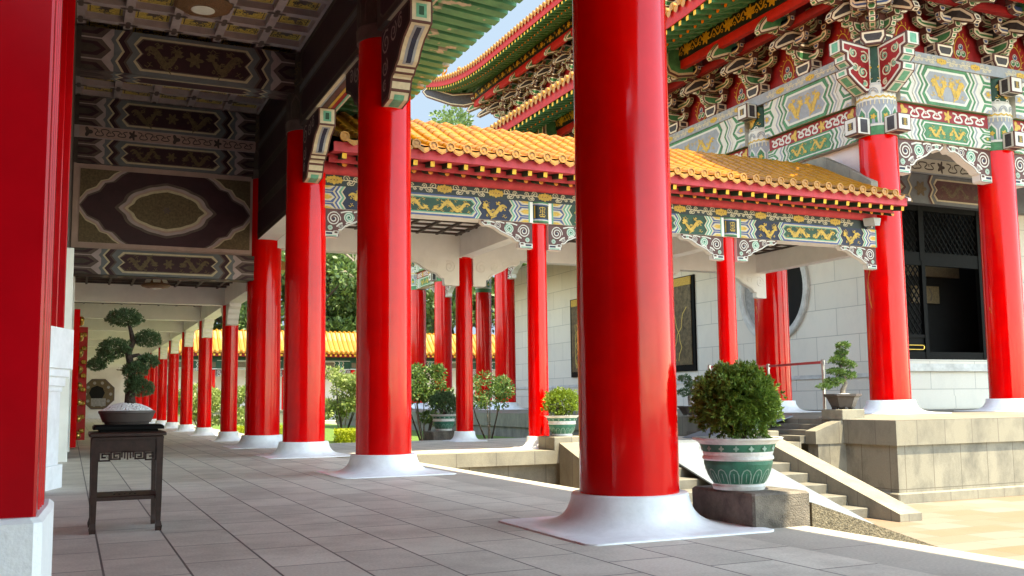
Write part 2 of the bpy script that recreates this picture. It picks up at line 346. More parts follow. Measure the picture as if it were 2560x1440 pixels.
def dragon(mb, P, u0, v0, w, h, k, l=4, fl=1, waves=1.6, th=.17):
    """winding painted dragon with head, four clawed legs, mane and flames"""
    X = lambda t: (u0+t*w) if fl > 0 else (u0+w-t*w); s = fl; N = 40
    waves = max(1.0, min(waves, w/h*.8))
    pts = [(X(.04+.86*i/N), v0+h*(.47+.27*math.sin(2*math.pi*waves*i/N+.6))) for i in range(N+1)]
    ribbon(mb, P, pts, h*th*1.15, k, l, lambda t: .2+1.0*math.sin(math.pi*min(1, t*.9+.06)))
    hx, hy = pts[-1]; g_ = h*.95
    poly(mb, P, [(hx-s*g_*.13, hy-g_*.11), (hx+s*g_*.08, hy-g_*.14), (hx+s*g_*.19, hy-g_*.05), (hx+s*g_*.07, hy+g_*.0), (hx+s*g_*.16, hy+g_*.09), (hx-s*g_*.0, hy+g_*.15), (hx-s*g_*.16, hy+g_*.10)], k, l)
    for q in range(4): ribbon(mb, P, [(hx-s*g_*.06, hy+g_*.08), (hx-s*g_*(.16+.03*q), hy+g_*(.2-.06*q)), (hx-s*g_*(.32-.02*q), hy+g_*(.26-.11*q))], h*.035, k, l, lambda t: 1.3-t)
    for t, dv in ((.16, -1), (.34, 1), (.58, -1), (.76, 1)):
        bx, by = pts[int(t*N)]; e = (bx+s*h*.13, by+dv*h*.21); m_ = (bx-s*h*.05, by+dv*h*.14)
        ribbon(mb, P, [(bx, by), m_, e], h*.07, k, l)
        for q in (-.08, 0, .08): ribbon(mb, P, [e, (e[0]+s*h*.08, e[1]+q*h+dv*h*.04)], h*.03, k, l)
    nf = max(4, int(w/h*3.2))
    for i in range(int(w/h*5)+4):
        t = .06+.88*((i*.618) % 1); bx, by = pts[int(t*N)]; sg = 1 if i % 2 else -1; cv = by+sg*h*(.17+.12*((i*.37) % 1))
        if v0+.07*h < cv < v0+.93*h: ribbon(mb, P, spiral(bx+s*h*.05, cv, h*(.055+.03*((i*.73) % 1)), 1.2, i, 8, sg), h*.034, k, l)
    for i in range(nf):
        t = (i+.5)/nf; bx = X(t); sg = 1 if i % 2 else -1; by = v0+h*(.5+.40*sg)
        ribbon(mb, P, [(bx-s*h*.13, by-sg*h*.02), (bx-s*h*.03, by+sg*h*.05), (bx+s*h*.04, by-sg*h*.05), (bx+s*h*.14, by)], h*.035, k, l)
        ribbon(mb, P, [(bx-s*h*.04, by-sg*h*.13), (bx+s*h*.03, by-sg*h*.08), (bx+s*h*.09, by-sg*h*.14)], h*.03, k, l)
def npanel(mb, P, ua, ub, v0, H, a, layers, l=2):
    """long panel with notched ends: layers [(inset,key)...]"""
    for j, (d, k) in enumerate(layers):
        Lz = zz(ua+d, H-2*d, v0+d, a, 1); Rz = zz(ub-d, H-2*d, v0+d, a, -1)
        for i in range(4): poly(mb, P, [Lz[i], Rz[i], Rz[i+1], Lz[i+1]], k, l+j)
def cloudband(mb, P, u0, u1, v0, H, per=1.25, line='cream', gold='gold', ph=.3):
    u = u0+ph
    while u < u1-.5:
        cv = v0+H*.5
        blob(mb, P, u, cv, H*.42, gold, 2, 8, .16, .8); blob(mb, P, u-H*.42, cv, H*.25, gold, 3, 6, .15); blob(mb, P, u+H*.42, cv, H*.25, gold, 3, 6, .15)
        for q in (-.25, 0, .25): disc(mb, P, u+q*H, cv, H*.05, 'brown', 4, 6)
        for s in (-1, 1):
            for du, dv, r, t in ((.95, .16, .26, 1), (1.35, -.12, .24, -1), (1.7, .12, .2, 1), (1.15, -.25, .15, 1), (2.0, -.1, .14, -1)):
                ribbon(mb, P, spiral(u+s*du*H, cv+dv*H, r*H*1.15, 1.4, 0 if s > 0 else math.pi, 10, s*t), H*.075, line, 2)
            ribbon(mb, P, [(u+s*.7*H, cv), (u+s*1.2*H, cv+.05*H), (u+s*1.7*H, cv-.05*H), (u+s*2.3*H, cv+.03*H)], H*.085, line, 2)
        u += per
def scroll(mb, P, u0, u1, v0, H, line, leaf, per=None, th=.13):
    """looping ribbon ornament with leaf rosettes"""
    per = per or H*3.4; n = max(1, int((u1-u0)/per)); per = (u1-u0)/n; c = v0+H*.5; A = H*.33
    for i in range(n):
        a = u0+per*i
        blob(mb, P, a+per*.10, c, H*.30, leaf, 2, 5 if i % 2 else 3, .38, 1.25)
        x0, x1 = a+per*.22, a+per*.98; k = 3; N = 18*k
        pts = []
        for j in range(N+1):
            t = j/N; ph = math.pi*k*t*2
            pts.append((x0+(x1-x0)*t+.22*(x1-x0)/k*math.sin(2*ph), c+A*math.cos(ph)*(1 if t < .5 else .8)))
        ribbon(mb, P, pts, H*th, line, 2)
        for j in range(k): ribbon(mb, P, spiral(x0+(x1-x0)*(j+.5)/k, c+A*.1, H*.12, .9, 1, 8), H*th*.6, line, 3)
def shou(mb, P, u, v, h, k, l=4):
    """long-life roundel built of mirrored strokes"""
    t = h*.055; w = h*.26
    ribbon(mb, P, [(u, v-h*.48), (u, v+h*.48)], t, k, l)
    for q, ww in ((.42, .5), (.26, 1), (.1, .7), (-.06, 1), (-.22, .6), (-.38, .9)):
        ribbon(mb, P, [(u-w*ww, v+h*q), (u+w*ww, v+h*q)], t, k, l)
    for s in (-1, 1):
        ribbon(mb, P, [(u+s*w*.5, v+h*.42), (u+s*w*1.05, v+h*.38), (u+s*w, v+h*.26)], t, k, l)
        ribbon(mb, P, [(u+s*w*.9, v+h*.18), (u+s*w*.55, v+h*.1), (u+s*w*.9, v+h*.0)], t, k, l)
        ribbon(mb, P, [(u+s*w*.6, v-h*.22), (u+s*w*1.15, v-h*.3), (u+s*w*.7, v-h*.46), (u+s*w*.2, v-h*.44)], t, k, l)
def inset(p2, d):
    n = len(p2); A = sum(p2[i][0]*p2[(i+1) % n][1]-p2[(i+1) % n][0]*p2[i][1] for i in range(n)); sg = 1 if A > 0 else -1
    out = []
    for i in range(n):
        a, b, c = p2[i-1], p2[i], p2[(i+1) % n]
        e1 = V((b[0]-a[0], b[1]-a[1])); e2 = V((c[0]-b[0], c[1]-b[1]))
        if e1.length < 1e-6 or e2.length < 1e-6: out.append(b); continue
        e1.normalize(); e2.normalize(); n1 = V((-e1.y, e1.x))*sg; n2 = V((-e2.y, e2.x))*sg
        m_ = n1+n2; q = m_.dot(n1)
        if q < .35: q = .35
        m_ = m_*(d/q); out.append((b[0]+m_.x, b[1]+m_.y))
    return out
def inlay(mb, p2, t, fr, ks=('brown', 'cream', 'green'), w=(.035, .07), sides=True, back=True, side=None):
    """outlined block: body in ks[0], inset ring ks[1], core ks[2] on its faces"""
    O, A, B, N = fr; mb.prism(p2, t, fr, ks[0])
    q1, q2 = inset(p2, w[0]), inset(p2, w[1])
    for s in ((1, -1) if back else (1,)):
        for j, (q, k) in enumerate(((q1, ks[1]), (q2, ks[2]))):
            f = [O+A*a+B*b+N*(s*(t/2+.004*(j+1))) for a, b in q]
            mb.face(f if s > 0 else f[::-1], k)
    if sides:
        n = len(p2); ar = sum(p2[i][0]*p2[(i+1) % n][1]-p2[(i+1) % n][0]*p2[i][1] for i in range(n)); sg = 1 if ar > 0 else -1
        for i in range(n):
            a, b = p2[i], p2[(i+1) % n]; e = V((b[0]-a[0], b[1]-a[1])); L = e.length
            if L < .12: continue
            e.normalize(); nn = V((e.y, -e.x))*sg; No = A*nn.x+B*nn.y
            if side: ks = (ks[0], ks[1], side)
            for j, d in enumerate((w[0], w[1])):
                d1 = min((.012, .05)[j], L*.25); d2 = t*(.085, .25)[j]
                c = [(a[0]+e.x*d1, a[1]+e.y*d1), (b[0]-e.x*d1, b[1]-e.y*d1)]
                P0 = O+A*c[0][0]+B*c[0][1]+No*(.004*(j+1)); P1 = O+A*c[1][0]+B*c[1][1]+No*(.004*(j+1)); h = t/2-d2
                mb.face([P0-N*h, P1-N*h, P1+N*h, P0+N*h] if sg < 0 else [P0+N*h, P1+N*h, P1-N*h, P0-N*h], ks[1+j])
# ------------------------------------------------------------------ ground, floors, garden
def floor(name, boxes, k, kind='structure'):
    b = MB()
    for a, c in boxes: b.box(a, c, k)
    o = part(name, b); o['kind'] = kind; return o
g = MB(); g.face([(-300, -300, -1.47), (500, -300, -1.47), (500, 500, -1.47), (-300, 500, -1.47)], 'court'); o = part('courtyard_ground', g); o['kind'] = 'structure'
floor('platform_floor', [((-6, -9, -1.46), (5.13, 95, 0))], 'floor')
floor('platform_edge', [((5.13, -9, -1.46), (6.08, 20.2, -.001)), ((5.13, 27.6, -1.46), (6.08, 95, -.001))], 'edge')
floor('gallery_floor', [((5.13, 20.75, -1.46), (17.3, 27.6, -.002))], 'floor')
b = MB(); b.box((6.08, 20.45, -1.45), (15.6, 20.749, -.30), 'stone'); b.box((6.08, 20.2, -.30), (17.3, 20.749, -.001), 'stonecap'); o = part('gallery_edge', b); o['kind'] = 'structure'
b = MB(); b.box((6.09, 27.7, -1.4), (18.4, 84, -.55), 'soil'); o = part('garden_bed', b); o['kind'] = 'structure'
b = MB(); b.box((6.3, 33, -.549), (18.2, 84, -.5), 'grass'); o = part('garden_lawn', b); o['kind'] = 'structure'
# raised terrace of the main hall
ter = thing('stone_terrace', 'raised weathered stone terrace carrying the main hall, with stained cap stones', 'terrace', (40, 45, -1.466))
TX0, TY0, TX1, TY1 = 18.56, 18.2, 62, 74
b = MB()
o4 = [(TX0, TY0, .56), (TX1, TY0, .56), (TX1, TY1, .56), (TX0, TY1, .56)]; i4 = [(20.7, 20.4, .66), (60, 20.4, .66), (60, 71, .66), (20.7, 71, .66)]
for i in range(4): b.face([o4[i], o4[(i+1) % 4], i4[(i+1) % 4], i4[i]], 'terr')
b.face(i4, 'terr'); part('paving', b, ter)
b = MB(); b.box((TX0, TY0, -.06), (TX1, TY1, .555), 'stonecap'); part('cap_course', b, ter)
b = MB(); b.box((TX0+.07, TY0+.07, -1.22), (TX1-.1, TY1-.1, -.06), 'stone'); part('retaining_wall', b, ter)
b = MB(); b.bevbox((TX0-.04, TY0-.04, -1.466), (TX1, TY1, -1.215), 'stonecap', .03); part('plinth_course', b, ter)
# side stair up to the terrace
st = thing('side_stairs', 'short stone steps rising from the yellow-roofed walkway up to the hall terrace', 'stairs', (18.1, 22, 0))
for i in range(3):
    b = MB(); b.box((17.46+.37*i, 20.42, -.05), (18.559, 25.6, .14*(i+1)), 'step'); part('step', b, st)
b = MB(); b.prism([(18.555, .55), (17.62, .27), (17.62, -.06), (18.555, -.06)], .4, (V((0, 20.2, 0)), X_, Z_, -Y_), 'stonecap'); part('cheek_wall', b, st)
b = MB(); b.box((17.7, 20.02, -1.46), (18.63, 20.4, -.06), 'stone'); part('cheek_base', b, st)
# big stair in front of the walkway
ms_ = thing('courtyard_stairs', 'pale stone stairs between sloping stone balustrades, dropping from walkway to courtyard', 'stairs', (13, 17.8, -1.466))
for i in range(7):
    z = -.21*(i+1)+.002; y1 = 20.2; y0 = 20.2-.62*(i+1)
    if i == 6: break
    b = MB(); b.bevbox((10.9, y0, -1.466), (15.9, y0+.62+(.02 if i else 0), z), 'step', .012); part('step', b, ms_)
for x in (10.28, 15.9):
    b = MB(); b.prism([(20.2, .17), (15.6, -1.31), (15.6, -1.466), (20.2, -1.466)], .62, (V((x+.31, 0, 0)), Y_, Z_, X_), 'stonecap'); part('balustrade', b, ms_)
for x in (10.15, 15.75):
    b = MB(); b.bevbox((x, 20.2, .0), (x+.85, 21.05, .305), 'stonecap', .015); part('pedestal', b, ms_)
ra = thing('access_ramp', 'wide pale painted ramp board laid over the middle of the courtyard stairs', 'ramp', (14, 18, -1.4))
b = MB(); b.prism([(15.35, -1.46), (15.35, -1.44), (20.35, .07), (22.6, .07), (22.6, .01), (20.3, .01)], 2.2, (V((13.87, 0, 0)), Y_, Z_, X_), 'ramp'); part('board', b, ra)
rb = thing('short_ramp', 'short shaded ramp board with a ring handle, leaning from the walkway up to the terrace', 'ramp', (17.6, 23, 0))
b = MB(); b.prism([(16.35, .01), (16.35, .03), (18.75, .64), (18.75, .60)], 2.0, (V((0, 23.2, 0)), X_, Z_, Y_), 'ramp'); part('board', b, rb)
b = MB(); b.tube([(16.62+.09*math.cos(t*.7), 22.5+.09*math.sin(t*.7), .125) for t in range(10)], .014, 'steel', 6); part('ring_handle', b, rb)
# stair cheek beside the foreground column
fs_ = thing('platform_stairs', 'pebble-dashed stair cheek with a dark stone block at its top, beside the nearest column', 'stairs', (6.2, 7.4, 0))
b = MB(); b.bevbox((5.5, 7.07, -.02), (6.14, 8.02, .308), 'darkstone', .02); part('block', b, fs_)
b = MB(); b.prism([(6.14, .205), (11.2, -1.46), (6.14, -1.46)], .55, (V((0, 7.335, 0)), X_, Z_, -Y_), 'pebble'); part('cheek_wall', b, fs_)
for i in range(7):
    b = MB(); b.box((6.09+.6*i, 1.5, -1.46), (6.69+.6*i, 7.055, -.205*(i+1)), 'step'); part('step', b, fs_)
# ------------------------------------------------------------------ columns
def column_mesh(Rr, h, name='column', key='red'):
    b = MB(); n = 14; b.lathe([(Rr*(1-.035*(i/n)), h*i/n) for i in range(n+1)], n=56, k=key); return b.mesh(name)
def base_mesh(Rr, zr, name='column_base'):
    b = MB(); kn = [(2.06, .012, 1), (1.98, .03*zr/zr*.9, .8), (1.80, .075, .40), (1.62, .14, .14), (1.47, .24, .03), (1.345, .38, 0), (1.255, .56, 0), (1.20, .78, 0), (1.18, .90, 0), (1.175, .97, 0)]
    kn = [(2.06, 0, 1), (2.06, .012/zr, 1)]+[(r, max(z, .02/zr), q) for r, z, q in kn[1:]]
    out = kn[:2]; body = kn[1:]
    for i in range(1, len(body)):
        p0, p1, p2, p3 = body[max(i-2, 0)], body[i-1], body[i], body[min(i+1, len(body)-1)]
        for j in range(1, 5):
            t = j/4; out.append(tuple(.5*((2*p1[k])+(-p0[k]+p2[k])*t+(2*p0[k]-5*p1[k]+4*p2[k]-p3[k])*t*t+(-p0[k]+3*p1[k]-3*p2[k]+p3[k])*t**3) for k in range(3)))
    out += [(1.15, 1, 0), (.9, 1, 0)]; n = 72; rows = []
    for r, z, q in out:
        q = min(1, max(0, q)); row = []
        for i in range(n):
            a = 2*math.pi*(i+.5)/n; rr = r*(1-q)+q*r/max(abs(math.cos(a)), abs(math.sin(a))); row.append((rr*Rr*math.cos(a), rr*Rr*math.sin(a), z*zr))
        rows.append(row)
    v = [p for row in rows for p in row]; b.add(v, [(j*n+i, j*n+(i+1) % n, (j+1)*n+(i+1) % n, (j+1)*n+i) for j in range(len(rows)-1) for i in range(n)], 'white', True)
    return b.mesh(name)
XR, YC = 4.686, (7.8115, 15.5174, 21.5109, 26.6152)
gate = thing('gate_building', 'tall gate hall with four big red columns, dark painted beams and a coffered ceiling', 'gate hall', (2.3, 14, 0))
cm, bm_ = column_mesh(.454, 6.86), base_mesh(.454, .31)
cb = MB()
cb.lathe([(.47, 0, 'umberl'), (.48, .22, 'umberl'), (.465, .24, 'umber'), (.455, 1.75, 'umber')], n=40, k='umber')
P = Cy((0, 0, 0), .462, 0)
for i in range(8):
    u = 2*math.pi*.462*i/8
    poly(cb, P, [(u-.13, .3), (u+.13, .3), (u+.13, .62), (u, .8), (u-.13, .62)], 'umberl', 2); poly(cb, P, [(u-.10, .32), (u+.10, .32), (u+.10, .6), (u, .75), (u-.10, .6)], 'umber', 3)
    for q in range(3): ribbon(cb, P, spiral(u+.09*(q-1), 1.15+.16*q, .1, 1.3, 0, 10, 1 if q % 2 else -1), .025, 'bronze', 2)
    ribbon(cb, P, [(u-.18, .98), (u-.09, 1.06), (u, .98), (u+.09, 1.06), (u+.18, .98)], .03, 'bronze', 2)
cbm = cb.mesh('collar')
for y in YC:
    c = inst('column', cm, gate, (XR, y, .30)); inst('column_base', bm_, c, (XR, y, .0)); inst('collar', cbm, c, (XR, y, 7.16))
# longitudinal beams over the column row
def framed(mb, P, u0, v0, u1, v1, k1, k2, d=.07):
    c = .16; f = lambda e: [(u0+e+c, v0+e), (u1-e-c, v0+e), (u1-e, v0+e+c*.6), (u1-e, v1-e-c*.6), (u1-e-c, v1-e), (u0+e+c, v1-e), (u0+e, v1-e-c*.6), (u0+e, v0+e+c*.6)]
    poly(mb, P, f(d), k1, 1); poly(mb, P, f(d+.035), k2, 2)
def long_beam(y0, y1, z0):
    b = MB(); b.box((4.43, y0, z0), (4.94, y1, 8.95), 'umber')
    P = Pl((4.43, y0, 0), (0, 1, 0), (-1, 0, 0)); L = y1-y0
    zs = [z0, 8.05, 8.95] if z0 > 7 else [z0, 6.35, 7.25, 8.05, 8.95]
    for i in range(len(zs)-1):
        framed(b, P, .1, zs[i]+.02, L-.1, zs[i+1]-.02, 'umberl', 'maroon')
    rect(b, P, 0, 7.98, L, 8.12, 'slate', 3)
    Pb = Pl((4.43, y0, z0), (0, 1, 0), (0, 0, -1), (1, 0, 0))
    if z0 > 7:
        for q, (a, c, k) in enumerate(((.02, .09, 'cream'), (.09, .13, 'grblue'), (.16, .25, 'brown'), (.27, .33, 'gold'), (.33, .41, 'redp'), (.42, .46, 'teal'), (.46, .50, 'cream'))): rect(b, Pb, .5, a, L-.5, c, k, 1)
    else: rect(b, Pb, 0, .01, L, .5, 'whitematt', 1)
    part('beam', b, gate)
long_beam(-6, YC[0]-.42, 7.25); long_beam(YC[0]+.42, YC[1]-.42, 7.25); long_beam(YC[1]+.42, YC[2]-.42, 7.25); long_beam(YC[2]+.42, YC[3]+.3, 5.5)
QG = [[(1.5, .0), (1.5, -.36)], [(1.5, -.36), (1.36, -.42), (1.16, -.50), (1.0, -.62), (.88, -.76), (.74, -.82)], [(.74, -.82), (.66, -.90)], [(.66, -.90), (.56, -.92), (.52, -.97)], [(.52, -.97), (.46, -1.12)], [(.46, -1.12), (.36, -1.24), (.0, -1.28)]]
def carved(y, s):
    """long scrolled bracket beside a big column; its stepped lower edge is painted in bands"""
    b = MB(); fr = (V((4.69, y+s*.40, 7.25)), Y_*s, Z_, X_*(1 if s > 0 else -1)); q = [(0, 0)]+[p for i, g_ in enumerate(QG) for p in (g_ if i == 0 else g_[1:])]
    inlay(b, q, .36, fr, ('brown', 'umberl', 'maroon'), (.03, .06), False)
    def nrm(a, c):
        e = V((c[0]-a[0], c[1]-a[1])); e.normalize(); return V((-e.y, e.x))*(1 if -e.y > 0 or (abs(e.y) < 1e-6 and e.x < 0) else (1 if e.x < 0 and e.y < 0 else 1))
    for gi, g_ in enumerate(QG):
        L = sum(math.hypot(g_[i+1][0]-g_[i][0], g_[i+1][1]-g_[i][1]) for i in range(len(g_)-1))
        for j, (cut, hw, k) in enumerate(((.025, .15, 'cream'), (.07, .085, ('teal', 'grblue', 'teal', 'grblue', 'teal', 'teal')[gi]), (.11, .04, ('dkgreen', 'navy', 'teal', 'navy', 'dkgreen', 'teal')[gi]))):
            if L-2*cut < .03: continue
            pts = list(g_); 
            def trim(pts, c):
                (x0, y0), (x1, y1) = pts[0], pts[1]; d = math.hypot(x1-x0, y1-y0); c = min(c, d*.7); return [(x0+(x1-x0)*c/d, y0+(y1-y0)*c/d)]+pts[1:]
            pts = trim(pts, cut); pts = trim(pts[::-1], cut)[::-1]
            row = []
            for i, p in enumerate(pts):
                a, c = pts[max(0, i-1)], pts[min(len(pts)-1, i+1)]; e = V((c[0]-a[0], c[1]-a[1])).normalized(); nn = V((-e.y, e.x)); 
                row.append(fr[0]+fr[1]*(p[0]+nn.x*.004*(j+1))+fr[2]*(p[1]+nn.y*.004*(j+1)))
                alt = V((e.y, -e.x))
                if nn.dot(V((.55, -.83))) < 0: row[-1] = fr[0]+fr[1]*(p[0]+alt.x*.004*(j+1))+fr[2]*(p[1]+alt.y*.004*(j+1))
            b.add([r_-X_*hw for r_ in row]+[r_+X_*hw for r_ in row], [(i, i+1, len(row)+i+1, len(row)+i) for i in range(len(row)-1)], k)
    P = Pl(fr[0]-X_*.18, fr[1], -X_)
    for (u, v, r, sg) in ((.3, -.3, .22, 1), (.7, -.25, .17, -1), (1.05, -.2, .13, 1), (.25, -.7, .16, -1), (.22, -1.0, .1, 1)):
        ribbon(b, P, spiral(u, v, r, 1.6, 1, 16, sg), .035, 'mauve', 4); ribbon(b, P, spiral(u+.02, v, r*.6, 1.2, 2, 12, sg), .025, 'umberl', 4)
    part('carved_bracket', b, gate)
for y in YC[:3]:
    carved(y, -1); carved(y, 1)
# transverse painted beams
def dark_beam(y0, t, z0, z1, x0=-.02, x1=4.43, under=True):
    b = MB(); b.box((x0, y0, z0), (x1, y0+t, z1), 'umber'); L = x1-x0; H = z1-z0
    def deco(P, H, v0=0., dr=True):
        rect(b, P, 0, v0, L, v0+H, 'slate', 1)
        a = min(.13, H*.3)
        for s, u in ((1, 0), (-1, L)):
            cells(b, P, u, .62, H, v0, s, ('mauve' if dr else 'umberl', 'umberl', 'maroon', 'umber'))
            zband(b, P, u+s*.56, .09, H, v0, a, s, 'slate', 5); zband(b, P, u+s*.65, .05, H, v0, a, s, 'cream', 5); zband(b, P, u+s*.70, .11, H, v0, a, s, 'maroon', 5); zband(b, P, u+s*.81, .05, H, v0, a, s, 'umberl', 5); zband(b, P, u+s*.86, .1, H, v0, a, s, 'slate', 5)
        m_ = H*.09
        npanel(b, P, 1.0, L-1.0, v0+m_, H-2*m_, a, ((0, 'cream'), (.045, 'umberl'), (.07, 'maroon')), 6)
        if dr:
            c = L/2; dragon(b, P, 1.2, v0+H*.16, c-1.45, H*.68, 'bronze', 9, 1); dragon(b, P, c+.25, v0+H*.16, c-1.45, H*.68, 'bronze', 9, -1); blob(b, P, c, v0+H*.5, H*.16, 'bronze', 9, 6, .35)
    deco(Pl((x0, y0, z0), X_, -Y_), H)
    if under: deco(Pl((x0, y0, z0), X_, -Z_, Y_), t, 0, False)
    b.box((-1.0, y0+.01, z0), (x0, y0+t, z1), 'umber'); part('beam', b, gate)
for y in (YC[0], YC[1], YC[2]): dark_beam(y-.28, .56, 8.0, 8.9)
dark_beam(26.33, .5, 8.17, 8.93); dark_beam(26.35, .46, 7.22, 7.86); dark_beam(26.33, .5, 4.4, 5.05)
b = MB(); b.box((-1, 26.31, 7.86), (4.4, 26.8, 8.17), 'mauve'); P = Pl((0, 26.31, 7.86), X_, -Y_); rect(b, P, 0, .02, 4.4, .29, 'rose', 1); scroll(b, P, .1, 4.3, .02, .27, 'umber', 'umber', .95, .09); part('frieze', b, gate)
# big framed end panel
b = MB(); b.box((-.6, 26.41, 4.4), (4.36, 26.79, 9.0), 'umber'); b.box((-.1, 26.4, 5.05), (4.36, 26.75, 7.22), 'maroon'); P = Pl((-.1, 26.4, 5.05), X_, -Y_); L, H = 4.46, 2.17
rect(b, P, 0, 0, L, H, 'rose', 1); rect(b, P, .16, .16, L-.12, H-.14, 'maroon', 2)
def lob(cx, cy, rx, ry, k, l, n=72, am=.05, pt=.10):
    pts = []
    for i in range(n):
        a = 2*math.pi*i/n; q = 1+am*abs(math.cos(5*a))+pt*max(0, 1-abs((a/(math.pi/2)) % 1 if (a/(math.pi/2)) % 1 < .5 else 1-(a/(math.pi/2)) % 1)*7)
        pts.append((cx+rx*q*math.cos(a), cy+ry*q*math.sin(a)))
    poly(b, P, pts, k, l)
for j, (rx, ry, k) in enumerate(((1.10, .66, 'umberl'), (1.02, .60, 'mauve'), (.94, .54, 'rose'), (.89, .50, 'cream'), (.82, .44, 'bronze'))): lob(L/2, H/2, rx, ry, k, 3+j, am=.04)
blob(b, P, L/2, H/2, .08, 'umberl', 9, 6, .3)
for sx in (0, 1):
    for sy in (0, 1):
        for j, (d, k) in enumerate(((0, 'umberl'), (.07, 'mauve'), (.15, 'rose'), (.21, 'cream'), (.26, 'bronze'))):
            w_, h_ = 1.18-d, .98-d*.85
            pts = [(0, 0), (w_, 0), (w_*.86, h_*.10), (w_*.70, h_*.30), (w_*.52, h_*.36), (w_*.40, h_*.58), (w_*.16, h_*.72), (0, h_)]
            poly(b, P, [((.16+x) if not sx else (L-.12-x), (.16+y) if not sy else (H-.14-y)) for x, y in (pts if sx == sy else pts[::-1])], k, 3+j)
part('painted_panel', b, gate)
# coffered ceiling
b = MB(); b.box((-.8, -8, 9.09), (5.0, 27, 9.3), 'mauve')
nx, cw = 5, .9; x0 = -.05
for i in range(nx+1): b.box((x0+i*cw-.085, -8, 8.95), (x0+i*cw+.085, 26.8, 9.09), 'mauve')
for j in range(39):
    y = -7.8+j*.9
    b.box((-.6, y-.085, 8.955), (4.9, y+.085, 9.09), 'mauve')
    for i in range(nx):
        P = Pl((x0+i*cw, y, 9.09), X_, -Z_, Y_)
        rect(b, P, .12, .12, cw-.12, cw-.12, 'goldd', 1)
        if 13 < y < 26.5:
            rect(b, P, .16, .16, cw-.16, cw-.16, 'umber', 2); rect(b, P, .18, .18, cw-.18, cw-.18, 'goldd', 3)
            for q in range(9): ribbon(b, P, spiral(.2+rnd.random()*.5, .2+rnd.random()*.5, .05+rnd.random()*.08, 1.3, rnd.random()*6, 8, rnd.choice((-1, 1))), .022, 'umber', 4)
            blob(b, P, cw/2, cw/2, .12, 'umberl', 4, 5, .3)
        for s in (0,): blob(b, Pl((x0+i*cw, y, 8.95), X_, -Z_, Y_), 0, 0, .13, 'umberl', 2, 4, .5)
part('ceiling', b, gate)
# eave rafters, board, tiles and roof slab
rm = MB(); rm.box((-1.2, -.12, -.12), (1.2, .12, .12), 'greenp'); rme = rm.mesh('rafter')
tilt = -.085
for j in range(66):
    y = 3.0+j*.38
    o = inst('rafter', rme, gate, (5.93, y, 8.44)); o.rotation_euler = (0, -tilt, 0)
b = MB(); b.prism([(4.8, 8.64), (7.2, 8.43), (7.2, 8.50), (4.8, 8.72)], 40, (V((0, 8.5, 0)), X_, Z_, Y_), 'dkgreen'); part('eave_board', b, gate)
b = MB(); b.prism([(-9, 11.0), (-3, 14.5), (2, 11.2), (7.25, 8.53), (7.25, 8.62), (2, 11.9), (-3, 15.2), (-9, 11.5)], 40.5, (V((0, 8.3, 0)), X_, Z_, Y_), 'ochre'); part('roof', b, gate)
b = MB(); b.box((4.45, -8, 8.95), (4.92, 28, 9.35), 'redp'); b.box((4.6, 26.7, 4.9), (4.9, 28.4, 9.3), 'redp'); part('beam', b, gate)
b = MB(); b.box((-9, -11, 9.3), (-1.2, 28, 10.9), 'umber'); part('ceiling', b, gate)
# left wall of the gate hall: red piers on white plinths
def pier(name, boxes, k):
    b = MB()
    for a, c in boxes: b.bevbox(a, c, k, .012)
    return part(name, b, gate)
p1 = pier('pier', [((-1.7, 4.97, .62), (-.125, 5.3, 9.2)), ((-1.7, 5.3, .62), (-.118, 5.42, 9.2)), ((-1.7, 5.42, .62), (-.112, 5.53, 9.2)), ((-1.7, 5.53, .62), (-.105, 5.75, 9.2))], 'redshade')
b = MB(); b.add([(-1.8, 4.89, 0), (-.13, 4.89, 0), (-.095, 4.93, 0), (-.062, 5.55, 0), (-.062, 5.9, 0), (-1.8, 5.9, 0), (-1.8, 4.89, .63), (-.13, 4.89, .63), (-.095, 4.93, .63), (-.062, 5.55, .63), (-.062, 5.9, .63), (-1.8, 5.9, .63), (-1.8, 4.92, .65), (-.15, 4.92, .65), (-.115, 4.96, .65), (-.085, 5.55, .65), (-.085, 5.9, .65), (-1.8, 5.9, .65)],
      [(i, (i+1) % 6, 6+(i+1) % 6, 6+i) for i in range(6)]+[(6+i, 6+(i+1) % 6, 12+(i+1) % 6, 12+i) for i in range(6)]+[(12, 13, 14, 15, 16, 17)], 'whiterough'); part('pier_plinth', b, gate)
pier('wall', [((-1.7, 5.9, 0), (-.45, 14.3, 9.2))], 'redp')
pier('pier', [((-1.3, 14.7, 2.2), (-.27, 14.95, 9.1)), ((-1.3, 14.95, 2.2), (-.20, 15.15, 9.1)), ((-1.3, 15.15, 2.2), (-.11, 15.45, 9.1))], 'redshade')
def plan(b, pts, z0, z1, k):
    n = len(pts); b.add([(x, y, z0) for x, y in pts]+[(x, y, z1) for x, y in pts], [tuple(range(n-1, -1, -1)), tuple(range(n, 2*n))]+[(i, (i+1) % n, n+(i+1) % n, n+i) for i in range(n)], k)
b = MB(); plan(b, [(-1.3, 14.3), (-.33, 14.36), (.02, 15.32), (.02, 15.5), (-1.3, 15.5)], 1.66, 2.22, 'white')
for i, (d, z0, z1) in enumerate(((.06, 1.55, 1.659), (.12, 1.42, 1.549), (.17, 1.34, 1.419), (.20, .32, 1.339), (.12, .0, .319))): plan(b, [(-1.3, 14.3+d), (-.33-d*.3, 14.36+d*.7), (.02-d*.75, 15.32), (.02-d*.75, 15.49), (-1.3, 15.49)], z0, z1, 'white')
part('dado', b, gate)
pier('wall', [((-1.3, 15.5, 0), (-.22, 22.0, 4.4)), ((-1.3, 22.0, 0), (-.02, 23.5, 4.4))], 'whitematt')
